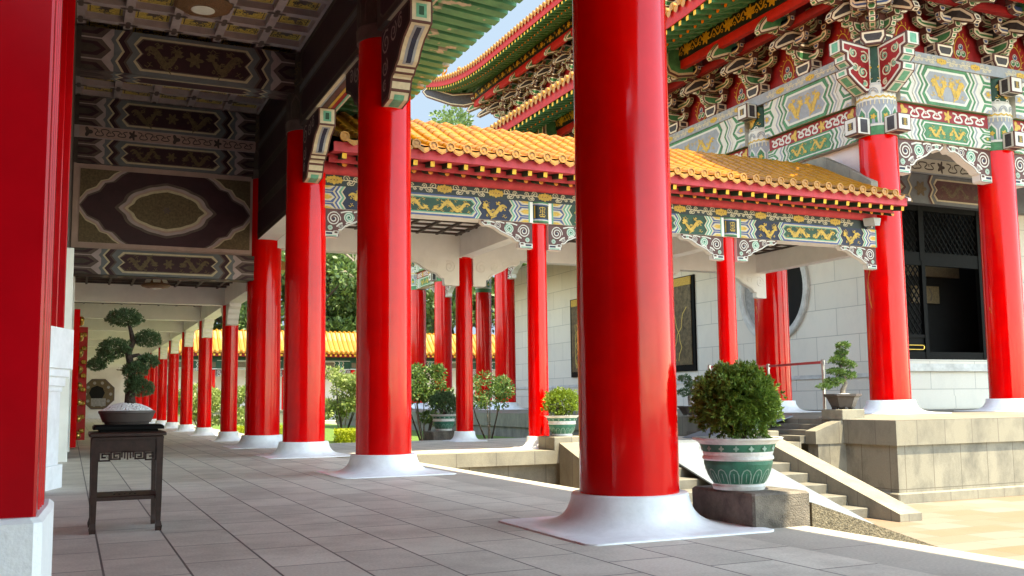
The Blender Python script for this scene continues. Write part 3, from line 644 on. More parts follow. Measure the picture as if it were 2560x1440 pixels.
pier('wall', [((-1.3, 15.5, 4.4), (-.12, 27.0, 9.0))], 'umber'); pier('doorway', [((-1.3, 23.5, 0), (-.2, 27.4, 4.4))], 'opening')
pier('door_jamb', [((-.5, 26.9, 0), (.02, 27.3, 4.45))], 'whitematt')
# unseen back and far end walls, added to shade the hall and block sky reflections
pier('wall', [((-9, -11, 0), (4.4, -10.5, 9.3)), ((-9, -11, 0), (-8.6, 15, 9.3)), ((-9, 14.6, 0), (-1.31, 15, 9.3))], 'redp')
# ------------------------------------------------------------------ hanging lanterns
def lantern(x, y, z, s, label):
    t = thing('palace_lantern', label, 'lantern', (x, y, z), 'palace lanterns under the ceilings')
    b = MB(); pr = [(.30, 0), (.50, .05), (.56, .10), (.50, .14), (.36, .36), (.48, .42), (.40, .47)]
    b.lathe([(r*s, h*s) for r, h in pr], (x, y, z), 8, 'lantwood'); part('frame', b, t)
    for i in range(8):
        a = math.pi*2*(i+.5)/8+math.pi/8; b = MB(); c = V((math.cos(a), math.sin(a), 0)); tt = V((-c.y, c.x, 0))
        p = lambda u, v: V((x, y, z))+c*s*(.475-.13*((v-.14)/.22))+tt*u*s+Z_*v*s
        b.face([p(-.12, .17), p(.12, .17), p(.14, .25), p(.10, .33), p(-.10, .33), p(-.14, .25)], 'milk'); part('glass_panel', b, t)
    b = MB(); b.lathe([(.2*s, -.012), (.22*s, -.004)], (x, y, z), 20, 'milk'); part('bottom_glass', b, t)
    b = MB(); b.tube([(x, y, z+.4*s), (x, y, z+.9*s)], .03*s, 'lantwood', 6); part('hanger', b, t)
lantern(2.06, 18.6, 8.55, 1.0, 'octagonal carved brown lantern with white glass, under the gilded coffered ceiling')
lantern(2.1, 29.0, 4.4, .75, 'small brown lantern under the white ceiling of the long side gallery')
# ------------------------------------------------------------------ long white-beamed gallery
lg = thing('long_gallery', 'long colonnade of slim red columns under white concrete beams, receding behind the bonsai', 'gallery', (2.3, 60, 0))
GX, GY0, GDY, GN = 4.51, 31.45, 6.12, 10
cm2, bm2 = column_mesh(.251, 3.95), base_mesh(.251, .286)
BP = [(0, 0), (.78, 0), (.78, -.10), (.70, -.14), (.56, -.17), (.52, -.28), (.40, -.33), (.38, -.44), (.28, -.50), (.26, -.62), (0, -.64)]
bkm = MB(); bkm.prism(BP, .34, (V((0, .2, 0)), Y_, Z_, X_), 'whitematt'); bkme = bkm.mesh('white_bracket')
for i in range(GN):
    y = GY0+GDY*i
    c = inst('column', cm2, lg, (GX, y, .27)); inst('column_base', bm2, c, (GX, y, 0)); inst('white_bracket', bkme, lg, (GX, y, 4.2)); inst('white_bracket', bkme, lg, (GX, y, 4.2), math.pi)
    b = MB(); b.box((-.1, y-.2, 4.2), (4.3, y+.2, 4.78), 'whitematt'); part('cross_beam', b, lg)
b = MB(); b.box((4.3, 27.2, 4.2), (4.72, 92, 4.78), 'whitematt'); part('edge_beam', b, lg)
b = MB(); b.box((-.1, 26.9, 4.78), (5.0, 92, 4.95), 'whitematt')
for i in range(7): b.box((.3+.62*i, 27, 4.70), (.36+.62*i, 45, 4.78), 'umber')
for i in range(30): b.box((-.1, 27.2+.62*i, 4.705), (4.3, 27.26+.62*i, 4.78), 'umber')
part('ceiling', b, lg)
b = MB(); b.prism([(-3, 4.96), (5.6, 4.96), (5.7, 5.1), (2.5, 6.6), (-2.8, 5.0)], 63, (V((0, 59.6, 0)), X_, Z_, Y_), 'ochre'); part('roof', b, lg)
b = MB(); b.box((-.9, 36, 0), (-.1, 92, 4.78), 'whitematt'); b.box((-.9, 27.4, 0), (-.62, 36, 4.78), 'whitematt'); part('wall', b, lg)
b = MB(); b.box((-.1, 90, 0), (3.9, 90.4, 4.78), 'whitematt'); ew = part('end_wall', b, lg)
b = MB(); P = Pl((2.15, 89.99, 2.05), X_, -Y_)
oc = lambda r: [(r*math.cos(math.pi/8+math.pi/4*i), r*math.sin(math.pi/8+math.pi/4*i)) for i in range(8)]
inlay(b, oc(1.38), .12, (V((2.15, 89.97, 2.05)), X_, Z_, -Y_), ('umberl', 'bronze', 'bronze'), (.1, .2), False, False)
for i in range(10): disc(b, Pl((2.15, 89.89, 2.05), X_, -Y_), .98*math.cos(i*.628), .98*math.sin(i*.628), .13, 'grey', 2, 10)
disc(b, Pl((2.15, 89.89, 2.05), X_, -Y_), -.1, .1, .62, 'opening', 1, 8); rect(b, Pl((2.15, 89.89, 2.05), X_, -Y_), -.55, -1.0, .6, -.35, 'grey', 3)
part('octagonal_window', b, ew)
def door(p0, ux, n, wdt, h, t, label=None, key='red', cols=3, rows=8):
    b = MB(); p0 = V(p0); ux = V(ux); n = V(n)
    b.prism([(0, .06), (wdt, .06), (wdt, h), (0, h)], t, (p0, ux, Z_, n), key); d = part('door', b, lg)
    if label: d['label'] = label
    sm_ = MB(); sm_.sphere((0, 0, 0), .085, 'brass', 12, 8, 1.); me = sm_.mesh('stud')
    for i in range(rows):
        for j in range(cols):
            q = p0+ux*(wdt*(j+.5)/cols)+Z_*(.35+(h-.6)*i/(rows-1))+n*(t/2+.03); inst('stud', me, d, q)
door((.10, 27.85, 0), (0, 1, 0), (1, 0, 0), 1.7, 3.65, .14)
door((.03, 33.6, 0), (1, 0, 0), (0, -1, 0), .42, 3.6, .12, 'red door leaf seen from its studded face, farther along', 'redbr', 2, 8)
# rosewood stand with its bonsai
tb = thing('plant_stand', 'dark carved rosewood plant stand holding the large juniper bonsai', 'plant stand', (.49, 9.95, 0))
X0, X1, Y0, Y1, TZ = .19, .80, 9.63, 10.24, .90
b = MB(); b.bevbox((X0-.025, Y0-.025, TZ-.035), (X1+.025, Y1+.025, TZ), 'dwood', .012); b.bevbox((X0-.005, Y0-.005, TZ-.065), (X1+.005, Y1+.005, TZ-.036), 'dwood', .01); part('top', b, tb)
b = MB()
for (a, c) in (((X0+.02, Y0+.015, TZ-.17), (X1-.02, Y0+.045, TZ-.066)), ((X0+.02, Y1-.045, TZ-.17), (X1-.02, Y1-.015, TZ-.066)), ((X0+.015, Y0+.02, TZ-.17), (X0+.045, Y1-.02, TZ-.066)), ((X1-.045, Y0+.02, TZ-.17), (X1-.015, Y1-.02, TZ-.066))): b.box(a, c, 'dwood')
part('apron', b, tb)
for (x, y) in ((X0, Y0), (X1-.06, Y0), (X0, Y1-.06), (X1-.06, Y1-.06)):
    b = MB(); cx, cy = x+.03, y+.03
    sg = 1 if x > .4 else -1; pr = [(.0, .026, .004), (.04, .030, .006), (.09, .022, .0), (.3, .026, 0), (TZ-.06, .031, 0)]
    rows = []
    for z, h, dx in pr: rows.append([(cx-h+dx*sg, cy-h, z), (cx+h+dx*sg, cy-h, z), (cx+h+dx*sg, cy+h, z), (cx-h+dx*sg, cy+h, z)])
    for i in range(len(rows)-1): b.add(rows[i]+rows[i+1], [(j, (j+1) % 4, 4+(j+1) % 4, 4+j) for j in range(4)], 'dwood')
    b.face(rows[0][::-1], 'dwood'); b.face(rows[-1], 'dwood'); part('leg', b, tb)
b = MB(); P = Pl((X0+.06, Y0+.03, TZ-.27), X_, -Y_); LL = X1-X0-.12
def key(u0, s, w_): return [(u0, .10), (u0+s*w_, .10), (u0+s*w_, .03), (u0+s*w_*.4, .03), (u0+s*w_*.4, .065), (u0+s*w_*.7, .065)]
for s, u in ((1, .0), (-1, LL)):
    for i, w_ in enumerate((.085, .075)):
        pts = [(u+s*(.005+.10*i), .1), (u+s*(.005+.10*i), .015+.012*i), (u+s*(.005+.10*i+w_), .015+.012*i), (u+s*(.005+.10*i+w_), .075), (u+s*(.03+.10*i), .075), (u+s*(.03+.10*i), .045), (u+s*(.055+.10*i), .045)]
        for j in range(len(pts)-1):
            (a0, b0), (a1, b1) = pts[j], pts[j+1]; b.box((X0+.06+min(a0, a1)-.007, Y0+.018, TZ-.27+min(b0, b1)-.007), (X0+.06+max(a0, a1)+.007, Y0+.040, TZ-.27+max(b0, b1)+.007), 'dwood')
for i in range(5): b.box((X0+.06+LL/2-.055+.024*i, Y0+.018, TZ-.25+.02*abs(i-2)*.5), (X0+.06+LL/2-.042+.024*i, Y0+.04, TZ-.165), 'dwood')
b.box((X0+.06, Y0+.018, TZ-.185), (X1-.06, Y0+.04, TZ-.168), 'dwood'); part('fretwork', b, tb)
b = MB(); b.bevbox((X0+.03, Y0+.03, .285), (X1-.03, Y1-.03, .325), 'dwood', .008)
for i in range(5): b.box((X0+.2+.045*i, Y0+.2, .325), (X0+.215+.045*i, Y1-.2, .332), 'black')
part('shelf', b, tb)
bd = thing('bonsai_board', 'black wooden display board with rounded edges under the bonsai tray', 'board', (.50, 9.95, TZ))
b = MB(); b.bevbox((.20, 9.70, TZ+.022), (.81, 10.20, TZ+.062), 'bwood', .015); part('board_top', b, bd); b = MB(); b.bevbox((.25, 9.74, TZ+.001), (.76, 10.16, TZ+.022), 'bwood', .006); part('board_foot', b, bd)
# ------------------------------------------------------------------ foliage
def leaves(mb, c, rx, ry, rz, n, s, k, rg, shell=.55, up=.3, asp=.5):
    for i in range(n):
        d = V((rg.gauss(0, 1), rg.gauss(0, 1), rg.gauss(0, 1))).normalized(); q = shell+(1-shell)*rg.random()**.6
        q *= 1+.10*math.sin(5*d.x+3*d.z)*math.cos(4*d.y+1.3)
        p = V((c[0]+d.x*rx*q, c[1]+d.y*ry*q, c[2]+d.z*rz*q))
        dr = (d+V((rg.gauss(0, .5), rg.gauss(0, .5), rg.gauss(0, .5)+up))).normalized(); sd = dr.orthogonal().normalized()
        sd = (Matrix.Rotation(rg.random()*6.28, 3, dr) @ sd); L = s*(.6+.8*rg.random()); wd = L*asp
        mb.face([p-sd*wd*.15, p+dr*L*.45-sd*wd*.5, p+dr*L, p+dr*L*.45+sd*wd*.5], k)
def tuft(mb, p, dr, s, k, rg, n=7):
    """small spray of needles"""
    for i in range(n):
        q = (dr+V((rg.gauss(0, .55), rg.gauss(0, .55), rg.gauss(0, .55)))).normalized(); sd = q.orthogonal().normalized(); sd = Matrix.Rotation(rg.random()*6.28, 3, q) @ sd
        L = s*(.6+.7*rg.random()); mb.face([p-sd*L*.10, p+q*L*.5-sd*L*.17, p+q*L, p+q*L*.5+sd*L*.17], k)
def pad(mb, c, rx, ry, rz, n, s, k, rg):
    for i in range(n):
        d = V((rg.gauss(0, 1), rg.gauss(0, 1), rg.gauss(0, 1))).normalized(); q = (.35+.65*rg.random()**.5)*(1+.12*math.sin(6*d.x+2*c[0]*9)*math.cos(5*d.z+d.y*4))
        if d.z < -.3 and rg.random() < .55: continue
        tuft(mb, V((c[0]+d.x*rx*q, c[1]+d.y*ry*q, c[2]+d.z*rz*q*(1 if d.z > 0 else .6))), (d+V((0, 0, .35))).normalized(), s, k, rg, 6)
rg = random.Random(3)
bz = thing('juniper_bonsai', 'large multi-tiered juniper bonsai in an oval brown tray, on the rosewood stand', 'bonsai', (.50, 9.95, TZ+.064))
b = MB(); by = TZ+.064
def oval(rs, k, n=40):
    rows = [[(.495+r*math.cos(2*math.pi*i/n), 9.95+r*.72*math.sin(2*math.pi*i/n), by+z) for i in range(n)] for r, z in rs]
    for j in range(len(rows)-1): b.add(rows[j]+rows[j+1], [(i, (i+1) % n, n+(i+1) % n, n+i) for i in range(n)], k, True)
    b.face(rows[0][::-1], k)
oval([(.19, 0), (.2, .012), (.195, .018), (.215, .025), (.245, .10), (.253, .108), (.252, .128), (.238, .13), (.236, .115)], 'clay'); part('tray', b, bz)
b = MB(); n = 40
rows = [[(.495+r*math.cos(2*math.pi*i/n), 9.95+r*.72*math.sin(2*math.pi*i/n), by+z) for i in range(n)] for r, z in ((.237, .12), (.2, .14), (.14, .165), (.06, .19), (.01, .195))]
for j in range(4): b.add(rows[j]+rows[j+1], [(i, (i+1) % n, n+(i+1) % n, n+i) for i in range(n)], 'gravel', True)
for i in range(900):
    a = rg.random()*6.28; q = rg.random()**.5; r = .237*q; z = .118+.08*(1-q*q)*1.0+.004
    b.sphere((.495+r*math.cos(a), 9.95+r*.72*math.sin(a), by+z), .006+.004*rg.random(), 'gravel', 5, 3, .8)
o = part('gravel', b, bz); o['kind'] = 'stuff'
b = MB()
b.tube([(.52, 9.95, 1.13), (.515, 9.94, 1.25), (.54, 9.95, 1.38), (.52, 9.95, 1.5), (.49, 9.95, 1.64), (.53, 9.96, 1.74), (.51, 9.95, 1.84), (.48, 9.95, 1.94)], [.055, .045, .04, .036, .032, .026, .02, .012], 'bark', 9)
for pth in ([(.49, 9.95, 1.63), (.42, 9.9, 1.66), (.34, 9.92, 1.62), (.24, 9.94, 1.51)], [(.52, 9.95, 1.74), (.58, 9.97, 1.78), (.66, 9.96, 1.75)], [(.5, 9.95, 1.6), (.58, 9.96, 1.62), (.66, 9.97, 1.55)], [(.53, 9.95, 1.42), (.6, 9.95, 1.35), (.62, 9.95, 1.28)]): b.tube(pth, [.022, .018, .013, .007][:len(pth)], 'bark', 7)
part('trunk', b, bz)
for (x, y, z, rx, ry, rz, n) in ((.45, 9.95, 1.955, .16, .14, .10, 420), (.66, 9.97, 1.76, .125, .12, .10, 300), (.37, 9.93, 1.66, .15, .14, .115, 380), (.28, 9.93, 1.58, .09, .09, .07, 120), (.215, 9.95, 1.515, .085, .09, .065, 150), (.665, 9.97, 1.545, .11, .11, .08, 230), (.555, 9.92, 1.46, .115, .12, .09, 260), (.60, 9.93, 1.29, .13, .12, .105, 340), (.545, 9.9, 1.36, .08, .08, .07, 120)):
    b = MB(); pad(b, (x, y, z), rx, ry, rz, int(n*2.3), .023, 'lf_jun', rg); part('foliage_pad', b, bz)
# glazed planters with clipped cypress
def planter(x, y, z, s, label, leafk, rr=.53, hh=.44, n=2600, up=.40, glabel='green and white planters with clipped bushes', branches=True, seed=1, ls=.062):
    rg = random.Random(seed)
    t = thing('potted_bush', label, 'potted plant', (x, y, z), glabel)
    pr = [(.25, 0, 'potwhite'), (.262, .035, 'potwhite'), (.245, .05, 'potwhite'), (.25, .06, 'potgreen'), (.30, .14, 'potgreen'), (.335, .25, 'potgreen'), (.335, .285, 'potwhite'), (.35, .30, 'potwhite'), (.345, .325, 'potwhite'), (.335, .33, 'potwhite'), (.345, .36, 'potwhite'), (.345, .37, 'potgreen'), (.372, .44, 'potgreen'), (.375, .445, 'potwhite'), (.40, .47, 'potwhite'), (.44, .49, 'potwhite'), (.445, .505, 'potwhite'), (.41, .505, 'potwhite'), (.385, .46, 'soil'), (.02, .45, 'soil')]
    b = MB(); b.lathe([(r*s, h*s, k) for r, h, k in pr], (x, y, z), 44, cap=False)
    for i in range(16):
        a0 = 2*math.pi*i/16
        def pt(u, v, l=1):
            r = .25+(.335-.25)*min(1, max(0, (v-.06)/.19))**.75+.005+.002*l; a = a0+u/r
            return V((x+s*r*math.cos(a), y+s*r*math.sin(a), z+s*v))
        class Q: p = staticmethod(pt)
        ribbon(b, Q, [(-.042, .065), (-.045, .15), (-.03, .19), (0, .205), (.03, .19), (.045, .15), (.042, .065)], .011, 'potline', 1); ribbon(b, Q, [(0, .08), (0, .165)], .02, 'potline', 1, lambda t: .4+math.sin(3.14*t))
        c = V((x, y, z)); P = Cy((x, y, z), .362*s, a0+.1)
        if i % 1 == 0: blob(b, P, 0, .405*s, .022*s, 'potline', 3, 4, .3)
    part('pot', b, t)
    b = MB()
    for i in range(9):
        a = rg.random()*6.28; q = .2+.5*rg.random(); b.tube([(x+.03*math.cos(a), y+.03*math.sin(a), z+.45*s), (x+.13*s*math.cos(a), y+.13*s*math.sin(a), z+.62*s), (x+q*rr*math.cos(a), y+q*rr*math.sin(a), z+s*(up+.45+rg.random()*.25))], [.02*s, .014*s, .006*s], 'bark', 6)
    part('stems', b, t)
    b = MB(); cz = z+s*.45+up*s
    for i in range(n):
        d = V((rg.gauss(0, 1), rg.gauss(0, 1), rg.gauss(0, 1)+.25)).normalized(); q = .45+.55*rg.random()**.45; q *= 1+.10*math.sin(7*d.x+d.z*5)*math.cos(6*d.y)+.05*math.sin(17*d.x+3)*math.sin(15*d.z)+.075*rg.gauss(0, 1)
        if d.z < -.55 and rg.random() < .6: continue
        if d.z < -.2 and rg.random() < .35: q *= .7
        tuft(b, V((x+d.x*rr*s*q, y+d.y*rr*s*q, cz+d.z*hh*s*q)), (d+V((0, 0, .25))).normalized(), ls*s, leafk, rg, 9)
    part('foliage', b, t)
planter(5.72, 7.56, .309, .94, 'large round clipped cypress in a worn green and white pot on the dark stone block', 'lf_bush', .405, .37, 5200, .385, seed=4, ls=.046)
planter(10.57, 20.62, .307, .95, 'bright lime clipped bush in a green and white pot, left of the nearest column', 'lf_lime', .46, .36, 1100, .33, seed=5)
planter(16.15, 20.62, .307, .95, 'small clipped bush in a green and white pot, mostly hidden behind the large cypress', 'lf_mid', .4, .3, 700, .3, seed=6)
planter(10.62, 28.75, .24, 1.0, 'dark clipped bush in a green and white pot on the brown block', 'lf_jun', .48, .38, 1000, .36, seed=7)
pb = thing('plant_block', 'low brown stone block under the dark potted bush behind the walkway', 'stone block', (10.6, 28.7, -.55)); b = MB(); b.bevbox((10.12, 28.35, -.55), (11.1, 29.2, .238), 'darkstone', .02); part('block', b, pb)
# bonsai on the terrace
def tbonsai(x, y, z, label, pads, trunk, leafk, pot, s=1., seed=2, group='bonsai standing on the hall terrace'):
    rg = random.Random(seed); t = thing('terrace_bonsai', label, 'bonsai', (x, y, z), group)
    b = MB(); hw, hh, hd = pot
    n = 6; r0, r1 = hw*.62, hw
    b.lathe([(r0*.9, 0), (r0, .03), (r1*.86, hh*.75), (r1, hh*.86), (r1, hh), (r1*.9, hh), (r1*.88, hh*.9), (.01, hh*.9)], (x, y, z+.03), 6, 'clay', False); 
    for i in range(6): b.box((x+r0*.8*math.cos(i*1.047)-.04, y+r0*.8*math.sin(i*1.047)-.04, z), (x+r0*.8*math.cos(i*1.047)+.04, y+r0*.8*math.sin(i*1.047)+.04, z+.06), 'clay')
    for f in range(len(b.sm)): b.sm[f] = False
    part('pot', b, t)
    b = MB(); b.lathe([(hw*.87, hh*.93), (.3*hw, hh*1.02), (.01, hh*1.03)], (x, y, z+.03), 16, 'gravel', False); part('topdressing', b, t)
    b = MB(); b.tube([(x+dx*s, y, z+hh+dz*s) for dx, dz in trunk], [.075*s*(1-.8*i/(len(trunk)-1)) for i in range(len(trunk))], 'barkl', 8); part('trunk', b, t)
    for (dx, dz, rx, rz, n) in pads:
        b = MB(); pad(b, (x+dx*s, y, z+hh+dz*s), rx*s, rx*s*.85, rz*s, int(n*1.7), .055*s, leafk, rg); part('foliage_pad', b, t)
blk = thing('bonsai_plinth', 'low stained stone plinth under the light green bonsai at the terrace corner', 'stone block', (18.85, 20.3, .56)); b = MB(); b.bevbox((18.5, 19.96, .555), (19.28, 20.75, .82), 'stonecap', .015); part('block', b, blk)
tbonsai(18.93, 20.38, .821, 'light green tiered bonsai in a dark hexagonal pot on the terrace corner plinth', ((.1, 1.32, .2, .1, 150), (.02, 1.12, .17, .1, 120), (-.1, .92, .26, .13, 220), (.22, .8, .24, .13, 180), (-.2, .62, .25, .10, 160), (.18, .52, .27, .12, 190), (-.25, .36, .28, .10, 170), (-.6, .22, .22, .08, 100), (-.38, .27, .2, .08, 90)),
        ((0, 0), (.02, .15), (.12, .3), (.08, .5), (-.02, .7), (.03, .9), (.08, 1.25)), 'lf_mid', (.5, .38, .5))
tbonsai(18.6, 27.0, .60, 'dark green low bonsai in a reddish tray, half hidden right of the nearest column', ((-.2, .9, .25, .15, 140), (.1, .7, .3, .15, 180), (-.2, .45, .32, .15, 180), (.25, .4, .28, .12, 130)), ((0, 0), (-.05, .3), (.05, .6), (-.1, .9)), 'lf_jun', (.45, .28, .4), seed=9)
# garden shrubs
def shrub(x, y, z, h, r, label, leafk, n, s=.11, stems=7, seed=1, low=.35, group='shrubs in the garden bed'):
    rg = random.Random(seed); t = thing('garden_shrub', label, 'shrub', (x, y, z), group)
    b = MB(); tips = []
    for i in range(stems):
        a = 6.28*i/stems+rg.random(); q = r*(.35+.5*rg.random()); hz = h*(.6+.3*rg.random())
        b.tube([(x, y, z), (x+.25*q*math.cos(a), y+.25*q*math.sin(a), z+h*.18), (x+.6*q*math.cos(a), y+.6*q*math.sin(a), z+h*.42), (x+q*math.cos(a), y+q*math.sin(a), z+hz)], [.045, .03, .02, .008], 'barkl' if i % 2 else 'bark', 6)
        tips.append((x+q*math.cos(a), y+q*math.sin(a), z+hz))
    part('stems', b, t); b = MB()
    for i in range(stems*3):
        tx, ty, tz = tips[i % stems]; c = (tx+rg.gauss(0, r*.25), ty+rg.gauss(0, r*.25), z+h*(low+(1-low)*rg.random()**.8)); rr = r*(.24+.2*rg.random())
        leaves(b, c, rr, rr, rr*.75, n//(stems*3), s, leafk, rg, .2, .1, .55)
    part('foliage', b, t)
shrub(10.75, 31, -.52, 2.7, .95, 'dense dark green shrub with several stems, left of the walkway column', 'lf_mid', 5600, .11, 8, 11)
shrub(13.1, 31, -.52, 2.55, .95, 'sparse slender shrub on one thin trunk, between two walkway columns', 'lf_mid', 2200, .11, 5, 12, .45)
shrub(10.35, 40, -.5, 2.9, 1.05, 'pale leafy shrub with bare lower stems, left of the second big column', 'lf_pale', 5000, .13, 7, 13, .4)
shrub(9.4, 42, -.5, 2.3, .8, 'short bright yellow-green shrub beside the third big column', 'lf_pale', 3500, .13, 6, 14, .25)
for i, (x, y, h, r, lab) in enumerate(((5.9, 50, 2.4, .9, 'sunlit shrub just behind the nearest slim gallery columns'), (7.3, 51, 2.5, 1.0, 'sunlit shrub seen between the slim gallery column and the fourth big column'), (8.9, 53, 2.8, 1.0, 'sunlit shrub seen in the gap left of the third big column'), (6.2, 61, 2.4, .9, 'farther sunlit shrub seen between two slim gallery columns'))): shrub(x, y, -.5, h, r, lab, 'lf_pale', 3600, .14, 6, 20+i, .25)
def hedge(x0, y0, x1, y1, h, label, seed):
    rg = random.Random(seed); t = thing('clipped_hedge', label, 'hedge', ((x0+x1)/2, (y0+y1)/2, -.5), 'low yellow hedges in the garden'); b = MB()
    for i in range(2600):
        p = V((x0+(x1-x0)*rg.random(), y0+(y1-y0)*rg.random(), -.5+h*(1-rg.random()**2.2)))
        tuft(b, p, V((rg.gauss(0, .5), rg.gauss(0, .5), .8)).normalized(), .10, 'lf_yel', rg, 3)
    part('foliage', b, t)
hedge(9.75, 38.2, 11.2, 39.3, .52, 'low clipped bright yellow hedge between the second and third big columns', 1)
hedge(6.2, 43, 8.6, 44.2, .6, 'low clipped bright yellow hedge behind the fourth big column', 2)
# retractable belt barrier on the terrace
for i, (x, y, lab, nx_) in enumerate(((18.8, 20.95, 'steel belt-barrier post standing beside the tiered bonsai', (19.4, 24.0)), (19.4, 24.0, 'steel belt-barrier post standing before the round window', (17.95, 25.0)), (17.95, 25.0, 'leftmost steel belt-barrier post, left of the clipped cypress top', None))):
    t = thing('barrier_post', lab, 'barrier post', (x, y, .6), 'belt barrier posts on the terrace')
    b = MB(); b.lathe([(.16, 0), (.16, .02), (.05, .04), (.04, .05), (.04, 1.42), (.055, 1.43), (.055, 1.56), (.03, 1.58)], (x, y, .6), 16, 'steel'); part('post', b, t)
    if nx_:
        b = MB(); d = (V((nx_[0], nx_[1], 0))-V((x, y, 0))); dn = d.normalized(); sd = V((-dn.y, dn.x, 0))*.003
        v = [V((x, y, 2.07)), V((nx_[0], nx_[1], 2.07)), V((nx_[0], nx_[1], 2.14)), V((x, y, 2.14))]
        b.add([p+sd for p in v]+[p-sd for p in v], [(0, 1, 2, 3), (7, 6, 5, 4), (0, 4, 5, 1), (3, 2, 6, 7)], 'belt'); part('belt', b, t)
# ------------------------------------------------------------------ glazed tile roofs
def tile_slope(b, O, A, Dn, prof, L, sp, r=.085, key='ochre', joint=.36, pan=True, ends=True, ph=.5, drip=True, er=1.2, n=6):
    """O start of the eave line, A along it, Dn outward/downhill; prof = [(out, z)] from ridge to eave"""
    O, A, Dn = V(O), V(A), V(Dn)
    def pp(a, s, z): return O+A*a+Dn*s+Z_*z
    for i in range(len(prof)-1):
        (s0, z0), (s1, z1) = prof[i], prof[i+1]
        b.face([pp(0, s0, z0), pp(0, s1, z1), pp(L, s1, z1), pp(L, s0, z0)], key, True)
    # resample the profile by tile length
    pts = []
    for i in range(len(prof)-1):
        (s0, z0), (s1, z1) = prof[i], prof[i+1]; d = math.hypot(s1-s0, z1-z0); m_ = max(1, round(d/joint))
        for j in range(m_): pts.append((s0+(s1-s0)*j/m_, z0+(z1-z0)*j/m_))
    pts.append(prof[-1])
    k = int(L/sp)
    for q in range(k):
        a = sp*(q+ph)
        if a > L: break
        rows = []
        for i, (s, z) in enumerate(pts):
            s1, z1 = pts[min(i+1, len(pts)-1)]; s0, z0 = pts[max(i-1, 0)]; t = V((s1-s0, z1-z0)).normalized(); nn = V((-t.y, t.x)); 
            if nn.y < 0: nn = -nn
            for rr in ((r*1.06, r*.95) if 0 < i < len(pts)-1 else (r,)):
                j = rnd.uniform(-.004, .004)
                rows.append([pp(a+rr*math.cos(math.pi*u/n)+j, s+nn.x*rr*math.sin(math.pi*u/n)*1.05, z+nn.y*rr*math.sin(math.pi*u/n)*1.05) for u in range(n+1)])
        for i in range(len(rows)-1): b.add(rows[i]+rows[i+1], [(u, u+1, n+2+u, n+1+u) for u in range(n)], key, True)
        if ends:
            s, z = pts[-1]; c = pp(a, s+.015, z+r*.28); m_ = 14; R_ = r*er
            ring = lambda rr, o: [c+Dn*o+A*(rr*math.cos(2*math.pi*u/m_))+Z_*(rr*math.sin(2*math.pi*u/m_)) for u in range(m_)]
            r0, r1, r2_, r3 = ring(R_, -.06), ring(R_, .015), ring(R_*.74, .015), ring(R_*.70, -.002)
            for p_, q_ in ((r0, r1), (r1, r2_), (r2_, r3)): b.add(p_+q_, [(u, (u+1) % m_, m_+(u+1) % m_, m_+u) for u in range(m_)], 'ochrel')
            b.face(r3, 'ochrel'); b.face(ring(R_*.3, .012), 'ochrel')
            if drip:
                c2 = pp(a+sp/2, s-.01, z-.02); h = sp*.36; w_ = sp*.40
                pol = [(-w_, .03), (-w_*.55, -.01), (0, -.025), (w_*.55, -.01), (w_, .03), (w_*.92, -h*.35), (w_*.5, -h*.72), (0, -h), (-w_*.5, -h*.72), (-w_*.92, -h*.35)]
                b.prism(pol, .03, (c2, A, Z_, Dn), 'ochrel'); b.prism([(x*.72, y*.7-.012) for x, y in pol], .04, (c2, A, Z_, Dn), 'ochrel')
